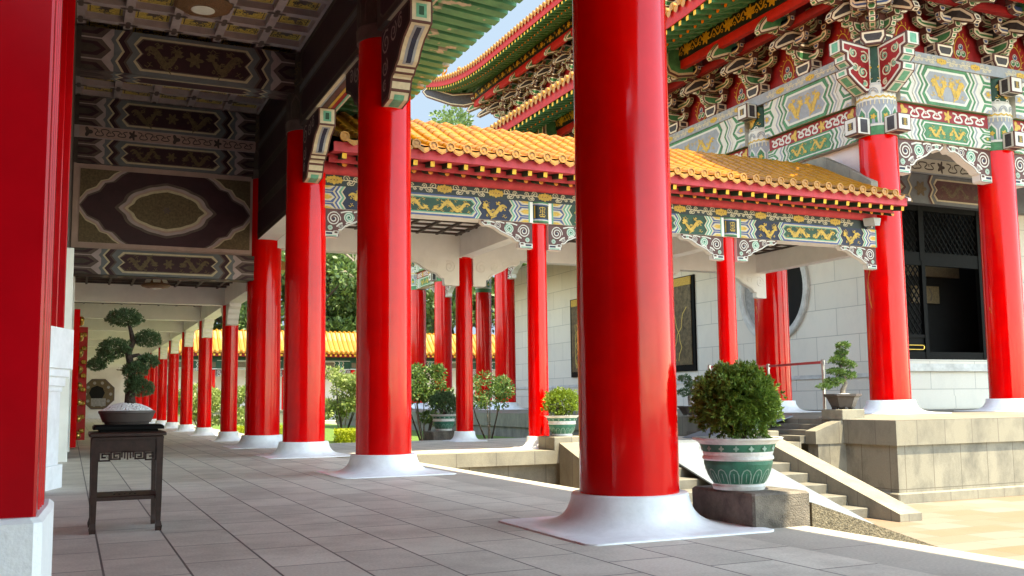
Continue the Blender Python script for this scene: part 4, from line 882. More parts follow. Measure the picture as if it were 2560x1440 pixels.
def queti(b, O, A, N, L, H, painted=True, t=.16):
    """scrolled bracket under a beam, hanging from O along A"""
    O = V(O); p2 = [(0, 0), (L, 0), (L, -.10*H), (.93*L, -.22*H), (.84*L, -.20*H), (.74*L, -.26*H), (.62*L, -.42*H), (.50*L, -.52*H), (.40*L, -.60*H), (.33*L, -.74*H), (.27*L, -.76*H), (.27*L, -.95*H), (.25*L, -H), (0, -H)]
    fr = (O, V(A), Z_, V(N)); b.prism(p2, t, fr, 'whitematt')
    P = Pl(O+V(N)*(t/2), A, N)
    f = lambda u, v: (u*L, -v*H)
    S = [(.17, .34, .22, 1), (.46, .27, .17, -1), (.68, .19, .12, 1), (.85, .11, .07, -1), (.10, .66, .08, -1), (.30, .60, .08, 1)]
    if painted:
        poly(b, P, p2, 'brown', 1)
        for (u, v, r, sg) in S:
            cu, cv = f(u, v); disc(b, P, cu, cv, r*H*1.12, 'teal' if sg < 0 else 'brown', 2, 14)
            ribbon(b, P, spiral(cu, cv, r*H*1.12, 2.1, 1.2*sg, 30, sg), r*H*.17, 'wht', 3)
            ribbon(b, P, [(cu+r*H*1.1*math.cos(1.2*sg+.5*x*sg), cv+r*H*(1.1+.12*x)*math.sin(1.2*sg+.5*x*sg)) for x in range(-3, 1)], r*H*.14, 'wht', 3)
            disc(b, P, cu, cv, r*H*.22, 'navy' if sg > 0 else 'dkgreen', 4, 8)
        for (a, c) in (((.30, .12), (.52, .06)), ((.55, .08), (.72, .05)), ((.33, .48), (.22, .62)), ((.52, .42), (.40, .5)), ((.74, .08), (.95, .05))):
            ribbon(b, P, [f(*a), f((a[0]+c[0])/2, (a[1]+c[1])/2-.03), f(*c)], H*.05, 'wht', 4)
        q = inset(p2, H*.03); n = len(q)
        ribbon(b, P, q[2:11], H*.045, 'wht', 4)
        poly(b, P, [f(.0, .80), f(.25, .80), f(.25, .98), f(0, .98)], 'wht', 3); poly(b, P, [f(.02, .83), f(.14, .83), f(.14, .90), f(.02, .90)], 'navy', 4); poly(b, P, [f(.02, .93), f(.22, .93), f(.22, .965), f(.02, .965)], 'teal', 4)
        poly(b, P, [f(.16, .77), f(.26, .77), f(.26, .88), f(.16, .88)], 'wht', 5); poly(b, P, [f(.18, .79), f(.24, .79), f(.24, .86), f(.18, .86)], 'brown', 6)
    else:
        P2 = Pl(O+V(N)*(t/2), A, N)
        for (u, v, r, sg) in S[:4]:
            cu, cv = f(u, v); pts = spiral(cu, cv, r*H*1.05, 1.7, sg, 16, sg)
            b.tube([P2.p(x, y, 1) for x, y in pts], r*H*.085, 'whitematt', 5)
        q = inset(p2, H*.05); b.tube([P2.p(x, y, 1) for x, y in q[1:10]], H*.02, 'whitematt', 4)
# ------------------------------------------------------------------ yellow-roofed walkway
wk = thing('covered_walkway', 'yellow-tiled walkway with slim red columns and dragon-painted beams, joining gate hall and main hall', 'walkway', (13, 24, 0))
CX = (10.41, 16.10); YF, YB = 21.54, 26.46
cm3 = column_mesh(.2507, 5.22)
for x in CX:
    for y in (YF, YB):
        c = inst('column', cm3, wk, (x, y, .27)); inst('column_base', bm2, c, (x, y, 0))
        if y == YF:
            b = MB(); b.lathe([(.30, 0), (.30, .51)], (x, y-.06, 5.475), 24, 'dkgreen'); P = Cy((x, y-.06, 5.475), .30, -math.pi/2)
            for v0, v1, k in ((0, .05, 'green'), (.05, .075, 'wht'), (.075, .10, 'blue'), (.42, .45, 'blue'), (.45, .475, 'wht'), (.475, .51, 'green')): [rect(b, P, -.47+.094*i, v0, -.47+.094*(i+1), v1, k, 1) for i in range(10)]
            for i in range(10): rect(b, P, -.17+.034*i, .10, -.17+.034*(i+1), .42, 'black', 2)
            shou(b, P, 0, .26, .27, 'gold', 4); ribbon(b, P, [(-.19, .1), (-.19, .42)], .02, 'gold', 3); ribbon(b, P, [(.19, .1), (.19, .42)], .02, 'gold', 3)
            part('emblem_collar', b, c)
WX0, WX1, FY = 4.96, 21.28, 21.27
b = MB(); b.box((WX0, FY, 5.47), (WX1, FY+.50, 5.985), 'whitematt'); P = Pl((WX0, FY, 5.47), X_, -Y_); H = .515
b.box((WX0, FY+.02, 5.985), (WX1, FY+.4, 6.28), 'black')
def walk_bay(x0, x1, flip):
    u0, u1 = x0-WX0, x1-WX0; a = .085
    for s, u in ((1, u0), (-1, u1)):
        e0, e1 = (u, u+s*.04)
        rect(b, P, min(u, u+s*1.75), 0, max(u, u+s*1.75), H, 'navy' if flip else 'dkgreen', 1)
        cells(b, P, u+s*.04, .36, H, 0, s, ('cream', 'blue', 'cream', 'gold')); rect(b, P, min(e0, e1), 0, max(e0, e1), H, 'teal', 4)
        x = u+s*.26
        for wd, k in ((.045, 'cream'), (.05, 'blue' if flip else 'teal'), (.04, 'wht'), (.05, 'teal'), (.035, 'cream')): zband(b, P, x, wd, H, 0, a, s, k, 6); x += s*wd
        dragon(b, P, min(u+s*.60, u+s*1.26), H*.08, .66, H*.84, 'gold', 7, s, 1.0, .15)
        disc(b, P, u+s*1.2, H*.72, .035, 'gold', 7)
        x = u+s*1.28
        for wd, k in ((.03, 'cream'), (.045, 'teal'), (.035, 'wht'), (.045, 'blue')): zband(b, P, x, wd, H, 0, a, s, k, 6); x += s*wd
    ua, ub = u0+1.38, u1-1.38
    npanel(b, P, ua, ub, 0, H, a, ((0, 'blue'), (.04, 'cream'), (.075, 'teal'), (.10, 'dkgreen')), 8)
    c = (ua+ub)/2; wd = c-ua-.22
    dragon(b, P, ua+.17, H*.17, wd+.04, H*.66, 'gold', 13, 1, 1.8, .20); dragon(b, P, c+.01, H*.17, wd+.04, H*.66, 'gold', 13, -1, 1.8, .20)
walk_bay(WX0, CX[0]-.3, True); walk_bay(CX[0]+.3, CX[1]-.3, False); walk_bay(CX[1]+.3, WX1, True)
Pc = Pl((WX0, FY+.02, 5.985), X_, -Y_); cloudband(b, Pc, 0, WX1-WX0, 0, .29, 1.32)
part('painted_beam', b, wk)
b = MB(); b.tube([(WX0, 21.30, 6.40), (WX1-.05, 21.30, 6.40)], .16, 'pink', 14); part('purlin', b, wk)
for x, s, Lq in ((CX[0]-.22, -1, 1.36), (CX[0]+.22, 1, 1.36), (CX[1]-.22, -1, 1.36), (CX[1]+.22, 1, 1.36), (WX1, -1, 1.36), (WX0+.1, 1, 1.2)):
    b = MB(); queti(b, (x, FY+.12, 5.468), X_*s, -Y_, Lq, .64); part('scroll_bracket', b, wk)
for x, s, Lq in ((CX[0]-.22, -1, 1.7), (CX[0]+.22, 1, 1.5), (CX[1]-.22, -1, 1.6), (CX[1]+.22, 1, 1.5), (21.26, -1, 1.5)):
    b = MB(); queti(b, (x, YB-.1, 5.298), X_*s, -Y_, Lq, .82, False, .2); part('white_bracket', b, wk)
b = MB(); b.box((WX0, YB-.2, 5.30), (21.28, YB+.2, 6.1), 'whitematt'); part('back_beam', b, wk)
for x in CX: b = MB(); b.box((x-.2, FY+.5, 5.32), (x+.2, YB-.2, 6.1), 'whitematt'); part('cross_beam', b, wk)
b = MB(); b.box((20.88, FY+.5, 5.32), (21.28, YB-.2, 6.1), 'whitematt'); part('cross_beam', b, wk)
b = MB(); b.box((WX0, FY+.1, 5.99), (21.3, YB+.2, 6.12), 'whitematt')
for i in range(27): b.box((WX0+.3+.6*i, FY+.5, 5.93), (WX0+.37+.6*i, YB-.2, 5.99), 'umber')
for i in range(8): b.box((WX0, FY+.6+.6*i, 5.935), (21.2, FY+.67+.6*i, 5.99), 'umber')
part('ceiling', b, wk)
# eave: round rafters, square flying rafters, fascia, tiles
m1 = MB(); m1.tube([(0, .9, .26), (0, 0, 0)], .062, 'dkgreen', 10); m1.face([(.060*math.cos(i*.628), -.004, .060*math.sin(i*.628)) for i in range(10)], 'orapaint'); rm1 = m1.mesh('rafter')
m2 = MB(); m2.prism([(-.052, -.06), (.052, -.06), (.052, .06), (-.052, .06)], 1.1, (V((0, .55, .0)), X_, Z_, Y_), 'dkgreen'); m2.face([(-.05, -.004, -.058), (.05, -.004, -.058), (.05, -.004, .058), (-.05, -.004, .058)], 'yelpaint'); rm2 = m2.mesh('flying_rafter')
n_ = 41; EX1 = 21.35
for i in range(n_):
    x = WX0+.25+.401*i
    if x < 21.3: inst('rafter', rm1, wk, (x+.13, 20.70, 6.36))
    o = inst('flying_rafter', rm2, wk, (x, 20.20, 6.42)); o.rotation_euler = (.16, 0, 0)
b = MB(); b.prism([(21.7, 6.72), (20.22, 6.485), (20.22, 6.52), (21.7, 6.80)], EX1-WX0, (V(((EX1+WX0)/2, 0, 0)), Y_, Z_, X_), 'pink'); part('eave_board', b, wk)
b = MB(); b.box((WX0, 20.12, 6.49), (EX1, 20.21, 6.70), 'pink'); b.box((WX0, 20.55, 6.36), (EX1-.1, 20.63, 6.50), 'pink'); part('fascia', b, wk)
prof = [(0, 8.42), (.5, 8.34), (1.1, 8.08), (1.9, 7.66), (2.7, 7.27), (3.4, 6.98), (4.0, 6.77)]
b = MB(); tile_slope(b, (WX0, 24, 0), X_, -Y_, prof, EX1-WX0, .401, .088)
tile_slope(b, (WX0, 24, 0), X_, Y_, prof, EX1-WX0, .401, .088, ends=False)
part('tiled_roof', b, wk)
b = MB(); b.prism([(24, 8.3), (20.05, 6.62), (20.05, 6.70), (24, 8.40), (27.95, 6.70), (27.95, 6.62)], .10, (V((EX1+.03, 0, 0)), Y_, Z_, X_), 'pinkwall')
b.prism([(24.6, 8.62), (23.2, 8.60), (22.3, 8.10), (21.2, 7.42), (21.2, 7.15), (22.4, 7.72), (23.5, 8.22), (24.6, 8.3)], .26, (V((EX1-.1, 0, 0)), Y_, Z_, X_), 'stonecap'); part('end_coping', b, wk)
b = MB(); b.prism([(21.3, 6.1), (21.3, 6.75), (24, 8.2), (26.7, 6.75), (26.7, 6.1)], EX1-WX0-.1, (V(((EX1+WX0)/2, 0, 0)), Y_, Z_, X_), 'umber'); part('roof_core', b, wk)
fl = thing('floodlight', 'small grey floodlight fixed at the right end of the walkway beam', 'lamp', (20.95, 21.05, 6.0)); b = MB(); b.prism([(-.09, -.10), (.09, -.10), (.14, .12), (-.14, .12)], .30, (V((20.98, 21.1, 6.16)), X_, Z_, V((.6, -.8, 0)).normalized()), 'lamp'); part('housing', b, fl); b = MB(); b.box((20.95, 21.1, 6.0), (21.0, 21.28, 6.05), 'lamp'); part('arm', b, fl)
# ------------------------------------------------------------------ far walkway across the garden
fg = thing('far_gallery', 'distant yellow-roofed gallery with a white wall, across the garden', 'gallery', (24, 88, -.5))
FX0, FX1, FYY = 3.9, 46, 86.6
b = MB(); tile_slope(b, (FX0, 89, 0), X_, -Y_, [(0, 7.6), (.5, 7.5), (1.2, 6.75), (2.5, 5.62)], FX1-FX0, .44, .12, joint=1.2, drip=True, n=5, er=1.1); part('tiled_roof', b, fg)
b = MB(); b.box((FX0, 86.7, 5.2), (FX1, 86.8, 5.5), 'redp')
for i in range(95): b.box((FX0+.1+.44*i, 86.58, 5.26), (FX0+.26+.44*i, 86.7, 5.42), 'yelpaint')
part('fascia', b, fg)
b = MB(); b.box((FX0, 87.6, 4.1), (FX1, 88.1, 5.4), 'dkgreen'); P = Pl((FX0, 87.6, 4.1), X_, -Y_)
rect(b, P, 0, .0, FX1-FX0, .06, 'wht', 1); rect(b, P, 0, .75, FX1-FX0, .80, 'wht', 1)
for i in range(7):
    u = 1.1+6.2*i
    for s in (1, -1):
        for q in range(3): zband(b, P, u+s*(.9+.18*q), .07, .66, .08, .12, s, ('cream', 'teal', 'wht')[q], 2)
    npanel(b, P, u+1.7, u+4.5, .1, .62, .12, ((0, 'cream'), (.06, 'bronze')), 2)
part('painted_beam', b, fg)
cm4, bm4 = column_mesh(.25, 4.3), base_mesh(.25, .28)
for i in range(7):
    x = 4.98+6.2*i; c = inst('column', cm4, fg, (x, 87.9, -.2)); inst('column_base', bm4, c, (x, 87.9, -.45))
    b = MB(); b.box((x-.32, 87.55, 4.08), (x+.32, 87.62, 4.95), 'dkgreen'); P = Pl((x-.32, 87.55, 4.08), X_, -Y_); rect(b, P, .12, .2, .52, .65, 'bronze', 1); rect(b, P, 0, .02, .64, .1, 'wht', 1); part('collar', b, c)
    for s in (-1, 1): b = MB(); queti(b, (x+s*.24, 87.75, 4.09), X_*s, -Y_, 1.3, .62, True, .2); part('scroll_bracket', b, fg)
b = MB(); b.box((FX0, 91, -.5), (FX1, 91.3, 5.6), 'whitematt'); b.box((FX0, 86.9, 5.4), (FX1, 91.2, 5.6), 'umber'); b.prism([(91.3, 5.6), (89, 7.55), (87, 5.6)], FX1-FX0, (V(((FX0+FX1)/2, 0, 0)), Y_, Z_, X_), 'ochre'); part('wall', b, fg)
for x in (7.8, 20.5): b = MB(); b.lathe([(1.2, 0), (1.2, .1)], (0, 0, 0), 8, 'umberl'); b.v = [(x+p[0], 90.98-p[2], 1.7+p[1]) for p in b.v]; part('octagonal_window', b, fg)
b = MB(); b.box((FX0, 85.5, -1.4), (FX1, 92, -.46), 'edge'); part('floor', b, fg)
gw = thing('garden_wall', 'low pale planter wall in front of the distant gallery', 'wall', (15, 83.5, -.5)); b = MB(); b.box((6.5, 82.2, -.5), (18.3, 82.6, .45), 'stone'); b.box((6.4, 82.15, .45), (18.4, 82.65, .58), 'stonecap'); part('wall', b, gw)
# ------------------------------------------------------------------ main hall
hall = thing('main_hall', 'big temple hall with double yellow roof, red columns and ornate painted brackets', 'temple hall', (40, 43, .66))
HX, HY, HR = 21.86, 21.59, .5763
HYS = (21.59, 26.76, 36.66, 49.36, 59.26, 64.3); HXS = (21.86, 26.8, 36.7, 46.6)
cmh, bmh = column_mesh(HR, 7.82), base_mesh(HR, .385)
hc_ = MB()
hc_.lathe([(.575, 0, 'green'), (.575, .26, 'green'), (.58, .27, 'wht'), (.58, .33, 'wht'), (.58, .335, 'grblue'), (.58, 1.05, 'grblue'), (.57, 1.06, 'wht'), (.56, 1.5, 'wht'), (.50, 1.6, 'dkgreen'), (.46, 2.72, 'dkgreen')], n=40)
for i in range(10):
    u = 2*math.pi*.58*i/10; P = Cy((0, 0, 0), .582, 0)
    poly(hc_, P, [(u-.16, .34), (u+.16, .34), (u+.16, .68), (u, .9), (u-.16, .68)], 'wht', 1); poly(hc_, P, [(u-.115, .36), (u+.115, .36), (u+.115, .66), (u, .82), (u-.115, .66)], 'green', 2); blob(hc_, P, u, .55, .07, 'gold', 3, 5, .3)
    for q in range(3): ribbon(hc_, P, [(u-.17+.11*q, .92), (u-.19+.13*q, 1.06)], .035, 'cream', 2)
    P = Cy((0, 0, 0), .575, 0)
    ribbon(hc_, P, [(u-.18, 1.12), (u-.09, 1.17), (u, 1.12), (u+.09, 1.17), (u+.18, 1.12)], .05, 'gold', 2)
    for q, rr in ((0, .14), (1, .09)): ribbon(hc_, P, [(u+rr*math.cos(t*.4), 1.24+rr*1.3*math.sin(t*.4)) for t in range(9)], .03, 'grblue', 2+q)
    P = Cy((0, 0, 0), .53, 0)
    ribbon(hc_, P, spiral(u, 1.56, .10, 1.2, 0, 10), .03, 'wht', 4)
for i in range(4):
    P = Cy((0, 0, 0), .505, i*math.pi/2); dragon(hc_, P, -.33, 1.66, .66, .6, 'gold', 3, 1 if i % 2 else -1, .9)
hcm = hc_.mesh('collar')
cols = [(HX, y) for y in HYS]+[(x, HYS[0]) for x in HXS[1:]]+[(x, HYS[-1]) for x in HXS[1:3]]
for x, y in cols:
    c = inst('column', cmh, hall, (x, y, 1.03)); inst('column_base', bmh, c, (x, y, .66)); inst('collar', hcm, c, (x, y, 8.84))
# jagged orange streaks down three columns, on their camera-left side
def streak(x, y, ang, z0, z1, wd, seed):
    rg = random.Random(seed); dcam = V((-x, -y, 0)).normalized(); lf = V((-.911, .412, 0)); d = dcam*math.cos(ang)+lf*math.sin(ang)
    P = Cy((x, y, 0), HR*.982, math.atan2(d.y, d.x)); b = MB(); n = 22; L = []; Rr = []
    for i in range(n+1):
        z = z0+(z1-z0)*i/n; c = .05*math.sin(i*.5)+.02*rg.gauss(0, 1); h = wd*(.25+.9*rg.random())*(math.sin(math.pi*(i+.6)/(n+1.2))**.6)
        L.append(P.p(c-h, z, 1)); Rr.append(P.p(c+h, z, 1))
    b.add(L+Rr, [(n+1+i, n+2+i, i+1, i) for i in range(n)], 'orapaint'); part('orange_streak', b, hall)
streak(HX, HY, 1.12, 5.6, 2.6, .035, 3); streak(HX, HYS[1], 1.15, 5.6, 2.3, .06, 4); streak(HXS[1], HY, 1.12, 3.9, 2.0, .045, 5)
def hall_beams(p0, p1, N):
    p0, p1, N = V(p0), V(p1), V(N); U = (p1-p0).normalized(); L = (p1-p0).length-2*.54
    O = p0+U*.54
    def bx(name, z0, z1, t): 
        b = MB(); b.prism([(0, z0), (L, z0), (L, z1), (0, z1)], t, (O, U, Z_, N), 'wht'); return b, Pl(O+N*(t/2)+Z_*z0, U, N), z1-z0
    def deco(b, P, H, core, ground):
        a = H*.14; e = min(.95, L*.17)
        rect(b, P, 0, 0, L, H, 'wht', 1)
        for s, u in ((1, 0), (-1, L)):
            cells(b, P, u, e*.8, H, 0, s, ('wht', 'green', 'wht', ground)); 
            for c in (.5,): blob(b, P, u+s*e*.2, H*c, H*.07, 'gold', 6, 5, .4)
            for v in (.04, .96): blob(b, P, u+s*e*.2, H*v, H*.03, 'gold', 6, 5, .4, .5)
            for q, (wd, k) in enumerate(((.08, 'wht'), (.07, 'grblue'), (.06, 'wht'), (.06, 'green'), (.07, 'wht'))): zband(b, P, u+s*(e*.72+.08*q), wd+.01, H, 0, a, s, k, 7)
        npanel(b, P, e*1.35, L-e*1.35, 0, H, a, ((0, 'green'), (H*.08, 'wht'), (H*.14, core)), 8)
        w_ = L-2*e*1.35-2*a-.5
        if w_ > 5: 
            for q in range(2):
                dragon(b, P, e*1.35+a+.25+q*(w_/2), H*.24, w_/4, H*.52, 'gold', 13, 1); dragon(b, P, e*1.35+a+.25+q*(w_/2)+w_/4, H*.24, w_/4, H*.52, 'gold', 13, -1)
        else:
            dragon(b, P, e*1.35+a+.18, H*.19, w_*.52, H*.62, 'gold', 13, 1); dragon(b, P, e*1.35+a+.32+w_*.52, H*.19, w_*.52, H*.62, 'gold', 13, -1)
    b, P, H = bx('b', 8.86, 9.52, .62); deco(b, P, H, 'green', 'green'); part('beam', b, hall)
    b, P, H = bx('f', 9.52, 9.98, .50); rect(b, P, 0, 0, L, H, 'redp', 1); scroll(b, P, .1, L-.1, .02, H-.04, 'wht', 'gold', 1.25, .14); part('frieze', b, hall)
    b, P, H = bx('b', 9.98, 11.20, .86); deco(b, P, H, 'grblue', 'grblue'); 
    Pb = Pl(O+N*.43+Z_*9.98, U, -Z_, -N); rect(b, Pb, 0, .04, L, .78, 'green', 1); part('beam', b, hall)
    b = MB(); b.prism([(-.54, 11.2), (L+.54, 11.2), (L+.54, 11.55), (-.54, 11.55)], 1.0, (O, U, Z_, N), 'grblue'); P = Pl(O+N*.5+Z_*11.2, U, N); cloudband(b, P, -.3, L+.3, .02, .31, 1.45, 'cream', 'gold', .55); part('cloud_band', b, hall)
    b = MB(); b.prism([(-.54, 11.55), (L+.54, 11.55), (L+.54, 14.3), (-.54, 14.3)], .2, (O-N*.12, U, Z_, N), 'redp'); part('bracket_wall', b, hall)
    n = max(2, round((L+1.08)/2.52)); return [(p0+U*((L+1.08)*i/n)) for i in range(n+1)], U
# bracket cluster (local: +x outward, y along the wall, z up from the cloud band)
def bracket_mesh():
    b = MB(); X, Y, Z = X_, Y_, Z_
    def armY(x, L, z0, z1, k, t=.17):
        h = z1-z0; p = [(-L/2, z1), (-L/2, z0+h*.45), (-L*.43, z0+h*.15), (-L*.34, z0), (L*.34, z0), (L*.43, z0+h*.15), (L/2, z0+h*.45), (L/2, z1), (L*.40, z1), (L*.36, z1-h*.28), (-L*.36, z1-h*.28), (-L*.40, z1)]
        inlay(b, p, t, (V((x, 0, 0)), Y, Z, X), ('brown', 'bcream', k), (.016, .075))
        for s in (-1, 1): dou(x, s*(L/2-.09), z1)
    def dou(x, y, z, s=1., k='blue'):
        p = [(-.08*s, 0), (.08*s, 0), (.13*s, .09*s), (.13*s, .2*s), (-.13*s, .2*s), (-.13*s, .09*s)]
        inlay(b, p, .24*s, (V((x, y, z)), Y, Z, X), ('brown', 'bcream', k), (.025, .055))
    p = [(-.24, 0), (.24, 0), (.36, .2), (.36, .44), (-.36, .44), (-.36, .2)]; inlay(b, p, .5, (V((.22, 0, 0)), Y, Z, X), ('brown', 'bcream', 'dkgrey'), (.05, .11))
    armY(.22, 1.2, .44, .74, 'green'); armY(.22, 1.95, .94, 1.24, 'green'); armY(.78, 1.2, .94, 1.24, 'blue'); armY(.78, 1.85, 1.42, 1.70, 'green'); armY(1.32, 1.15, 1.40, 1.68, 'blue'); armY(1.84, .95, 1.74, 2.0, 'green'); armY(.22, 1.2, 1.42, 1.7, 'green')
    inlay(b, [(-.2, .44), (.62, .44), (.80, .52), (.86, .66), (.86, .80), (-.2, .80)], .2, (V((0, 0, 0)), X, Z, Y), ('brown', 'bcream', 'green'), (.035, .08))
    inlay(b, [(-.2, .92), (.55, .90), (.95, .98), (1.62, .66), (1.74, .74), (1.66, .94), (1.25, 1.30), (.95, 1.40), (-.2, 1.40)], .26, (V((0, 0, 0)), X, Z, Y), ('brown', 'bcream', 'dkgrey'), (.03, .10))
    inlay(b, [(.3, 1.42), (1.15, 1.40), (1.55, 1.36), (2.2, 1.12), (2.3, 1.22), (2.2, 1.44), (1.9, 1.80), (1.6, 1.92), (.3, 1.92)], .24, (V((0, 0, .0)), X, Z, Y), ('brown', 'bcream', 'green'), (.03, .10))
    dou(.86, 0, .78, 1.1, 'green'); dou(1.4, 0, 1.22, 1.1, 'green')
    return b.mesh('bracket_set')
bkm_ = bracket_mesh()
# big cantilever head on some clusters
hd = MB(); inlay(hd, [(1.2, 1.5), (2.05, 1.34), (2.45, 1.45), (2.62, 1.75), (2.62, 2.42), (2.2, 2.5), (1.2, 2.5)], .62, (V((0, 0, 0)), X_, Z_, Y_), ('brown', 'cream', 'green'), (.06, .14)); hdm = hd.mesh('beam_head')
# flame-and-pearl ornament between clusters
def pearls(b, P, u, v, s):
    for j in range(13):
        a = -1.2+5.54*j/12; ru, rv = .34*s, .46*s
        p = (u+ru*math.cos(a), v+rv*math.sin(a)); ribbon(b, P, [(p[0], p[1]), (p[0]*1.0+.10*s*math.cos(a+.5), p[1]+.14*s*abs(math.sin(a+.8)))], .03*s, 'gold', 2)
    pts = [(u+.30*s*math.cos(t*.3)*(1-.25*math.sin(t*.3)), v+.42*s*math.sin(t*.3)) for t in range(22)]; ribbon(b, P, pts, .035*s, 'gold', 2)
    for du, dv, k in ((-.11, -.17, 'green'), (.11, -.17, 'green'), (0, .05, 'blue')):
        disc(b, P, u+du*s, v+dv*s, .115*s, 'wht', 3); disc(b, P, u+du*s, v+dv*s, .09*s, k, 4); disc(b, P, u+du*s-.02*s, v+dv*s+.03*s, .035*s, 'wht', 5)
prb = MB(); pearls(prb, Pl((0, 0, 0), (0, 1, 0), (1, 0, 0)), 0, .62, .95); prm = prb.mesh('pearl_ornament')
sides = [((HX, HYS[i], 0), (HX, HYS[i+1], 0), (-1, 0, 0)) for i in range(5)]+[((HXS[i], HY, 0), (HXS[i+1], HY, 0), (0, -1, 0)) for i in range(3)]
for si, (p0, p1, N) in enumerate(sides):
    pts, U = hall_beams(p0, p1, N); Nv = V(N); rz = math.atan2(Nv.y, Nv.x)
    step = (pts[1]-pts[0]).length
    for i, q in enumerate(pts[:-1]):
        if i or (si not in (5,) and si != 0): inst('bracket_set', bkm_, hall, (q.x, q.y, 11.55), rz)
        if i: 
            if i == 1 and si in (1, 2): inst('beam_head', hdm, hall, (q.x, q.y, 11.45), rz)
        q2 = V(p0)+U*(step*(i+.5))-Nv*.018; inst('pearl_ornament', prm, hall, (q2.x, q2.y, 11.55), rz)
    # purlin with the lotus band above the brackets
    b = MB(); q0, q1 = V(p0)+Nv*1.86, V(p1)+Nv*1.86
    ext = 1.86; a0 = q0-U*(ext if si in (0, 5) else 0); a1 = q1+U*(ext if si == 4 else 0); L = (a1-a0).length
    b.prism([(0, 13.40), (L, 13.40), (L, 14.0), (0, 14.0)], .30, (a0, U, Z_, Nv), 'black'); P = Pl(a0+Nv*.15+Z_*13.40, U, N); u = .5
    while u < L-.5:
        blob(b, P, u, .30, .22, 'gold', 2, 7, .30, .95); ribbon(b, P, [(u+.2+.1*t, .30+.15*math.sin(t*1.3)) for t in range(9)], .065, 'gold', 2)
        for t in range(3): ribbon(b, P, spiral(u+.35+.22*t, .28+(.10 if t % 2 else -.10), .09, 1.1, 0, 8), .035, 'gold', 2)
        u += 1.15
    b.prism([(0, 12.95), (L, 12.95), (L, 13.2), (0, 13.2)], .2, (a0-Nv*.75, U, Z_, Nv), 'redp'); b.prism([(0, 13.10), (L, 13.10), (L, 13.40), (0, 13.40)], .2, (a0, U, Z_, Nv), 'redbr'); part('purlin', b, hall)
# corner cluster: bracket sets on both faces plus a diagonal set
inst('bracket_set', bkm_, hall, (HX, HY, 11.55), math.pi); inst('bracket_set', bkm_, hall, (HX, HY, 11.55), -math.pi/2); inst('bracket_set', bkm_, hall, (HX, HY, 11.56), -math.pi*.75, (1.4, 1, 1))
b = MB(); inlay(b, [(0, 13.4), (0, 13.0), (3.0, 12.75), (3.6, 12.9), (5.6, 13.1), (5.9, 13.6), (5.6, 13.9)], .34, (V((HX, HY, 0)), V((-1, -1, 0)).normalized(), Z_, V((1, -1, 0)).normalized()), ('brown', 'cream', 'dkgrey'), (.05, .12)); part('corner_rafter', b, hall)
# carved noses and boxed beam ends at the columns
NP = [(0, 0), (.0, -1.30), (.26, -1.36), (.58, -1.16), (.92, -.90), (.96, -.70), (.80, -.60), (.98, -.46), (.98, -.26), (1.16, -.22), (1.16, .16), (0, .08)]
for A, N2 in ((V((-1, 0, 0)), V((0, -1, 0))), (V((0, -1, 0)), V((-1, 0, 0)))):
    b = MB(); O = V((HX, HY, 11.48))+A*.36; inlay(b, NP, .50, (O, A, Z_, N2), ('brown', 'wht', 'redp'), (.05, .11), side='teal'); P = Pl(O+N2*.25, A, N2)
    for (u, v, r, sg) in ((.3, -.3, .2, 1), (.7, -.2, .16, -1), (.35, -.75, .2, -1), (.65, -.65, .13, 1), (.3, -1.1, .1, 1)):
        ribbon(b, P, spiral(u, v, r, 1.5, 1, 14, sg), .045, 'cream', 5); ribbon(b, P, spiral(u+.03, v, r*.6, 1.2, 2, 10, sg), .04, 'teal', 5)
    part('carved_nose', b, hall)
def box_end(x, y, z, A, s=.5, ln=.55):
    A = V(A); b = MB(); U = V((-A.y, A.x, 0)); c = V((x, y, z))+A*(.5+ln/2)
    inlay(b, [(-s/2, -s/2), (s/2, -s/2), (s/2, s/2), (-s/2, s/2)], ln, (c, U, Z_, A), ('brown', 'wht', 'dkgrey'), (.03, .14)); P = Pl(c+A*(ln/2+.008), U, A)
    shou(b, P, 0, 0, s*.42, 'gold', 4); part('beam_end', b, hall)
box_end(HX, HY, 9.1, (-1, 0, 0)); box_end(HX, HY, 9.1, (0, -1, 0))
for y in HYS[1:5]: box_end(HX, y, 9.15, (-1, 0, 0), .5, .4); box_end(HX, y, 11.0, (-1, 0, 0), .5, .45)
for x in HXS[1:3]: box_end(x, HY, 9.1, (0, -1, 0), .5, .45); box_end(x, HY, 10.85, (0, -1, 0), .5, .45)
# scrolled brackets under the low beams of the two front bays and the side bays
for x, s in ((HX+.5, 1), (HXS[1]-.5, -1), (HXS[1]+.5, 1)): b = MB(); queti(b, (x, HY-.1, 8.855), X_*s, -Y_, 1.9, 1.05, True, .3); part('scroll_bracket', b, hall)
for i, y in enumerate(HYS[1:5]):
    for s in (-1, 1):
        if y < 27 and s < 0: continue
        b = MB(); queti(b, (HX+.1, y+s*.5, 8.855), Y_*s, -X_, 2.0, 1.05, True, .3); part('scroll_bracket', b, hall)
b = MB(); b.box((HX-.1, HY+.45, 6.0), (HX+.1, HYS[1]-.45, 8.85), 'pinkwall'); part('infill_wall', b, hall)
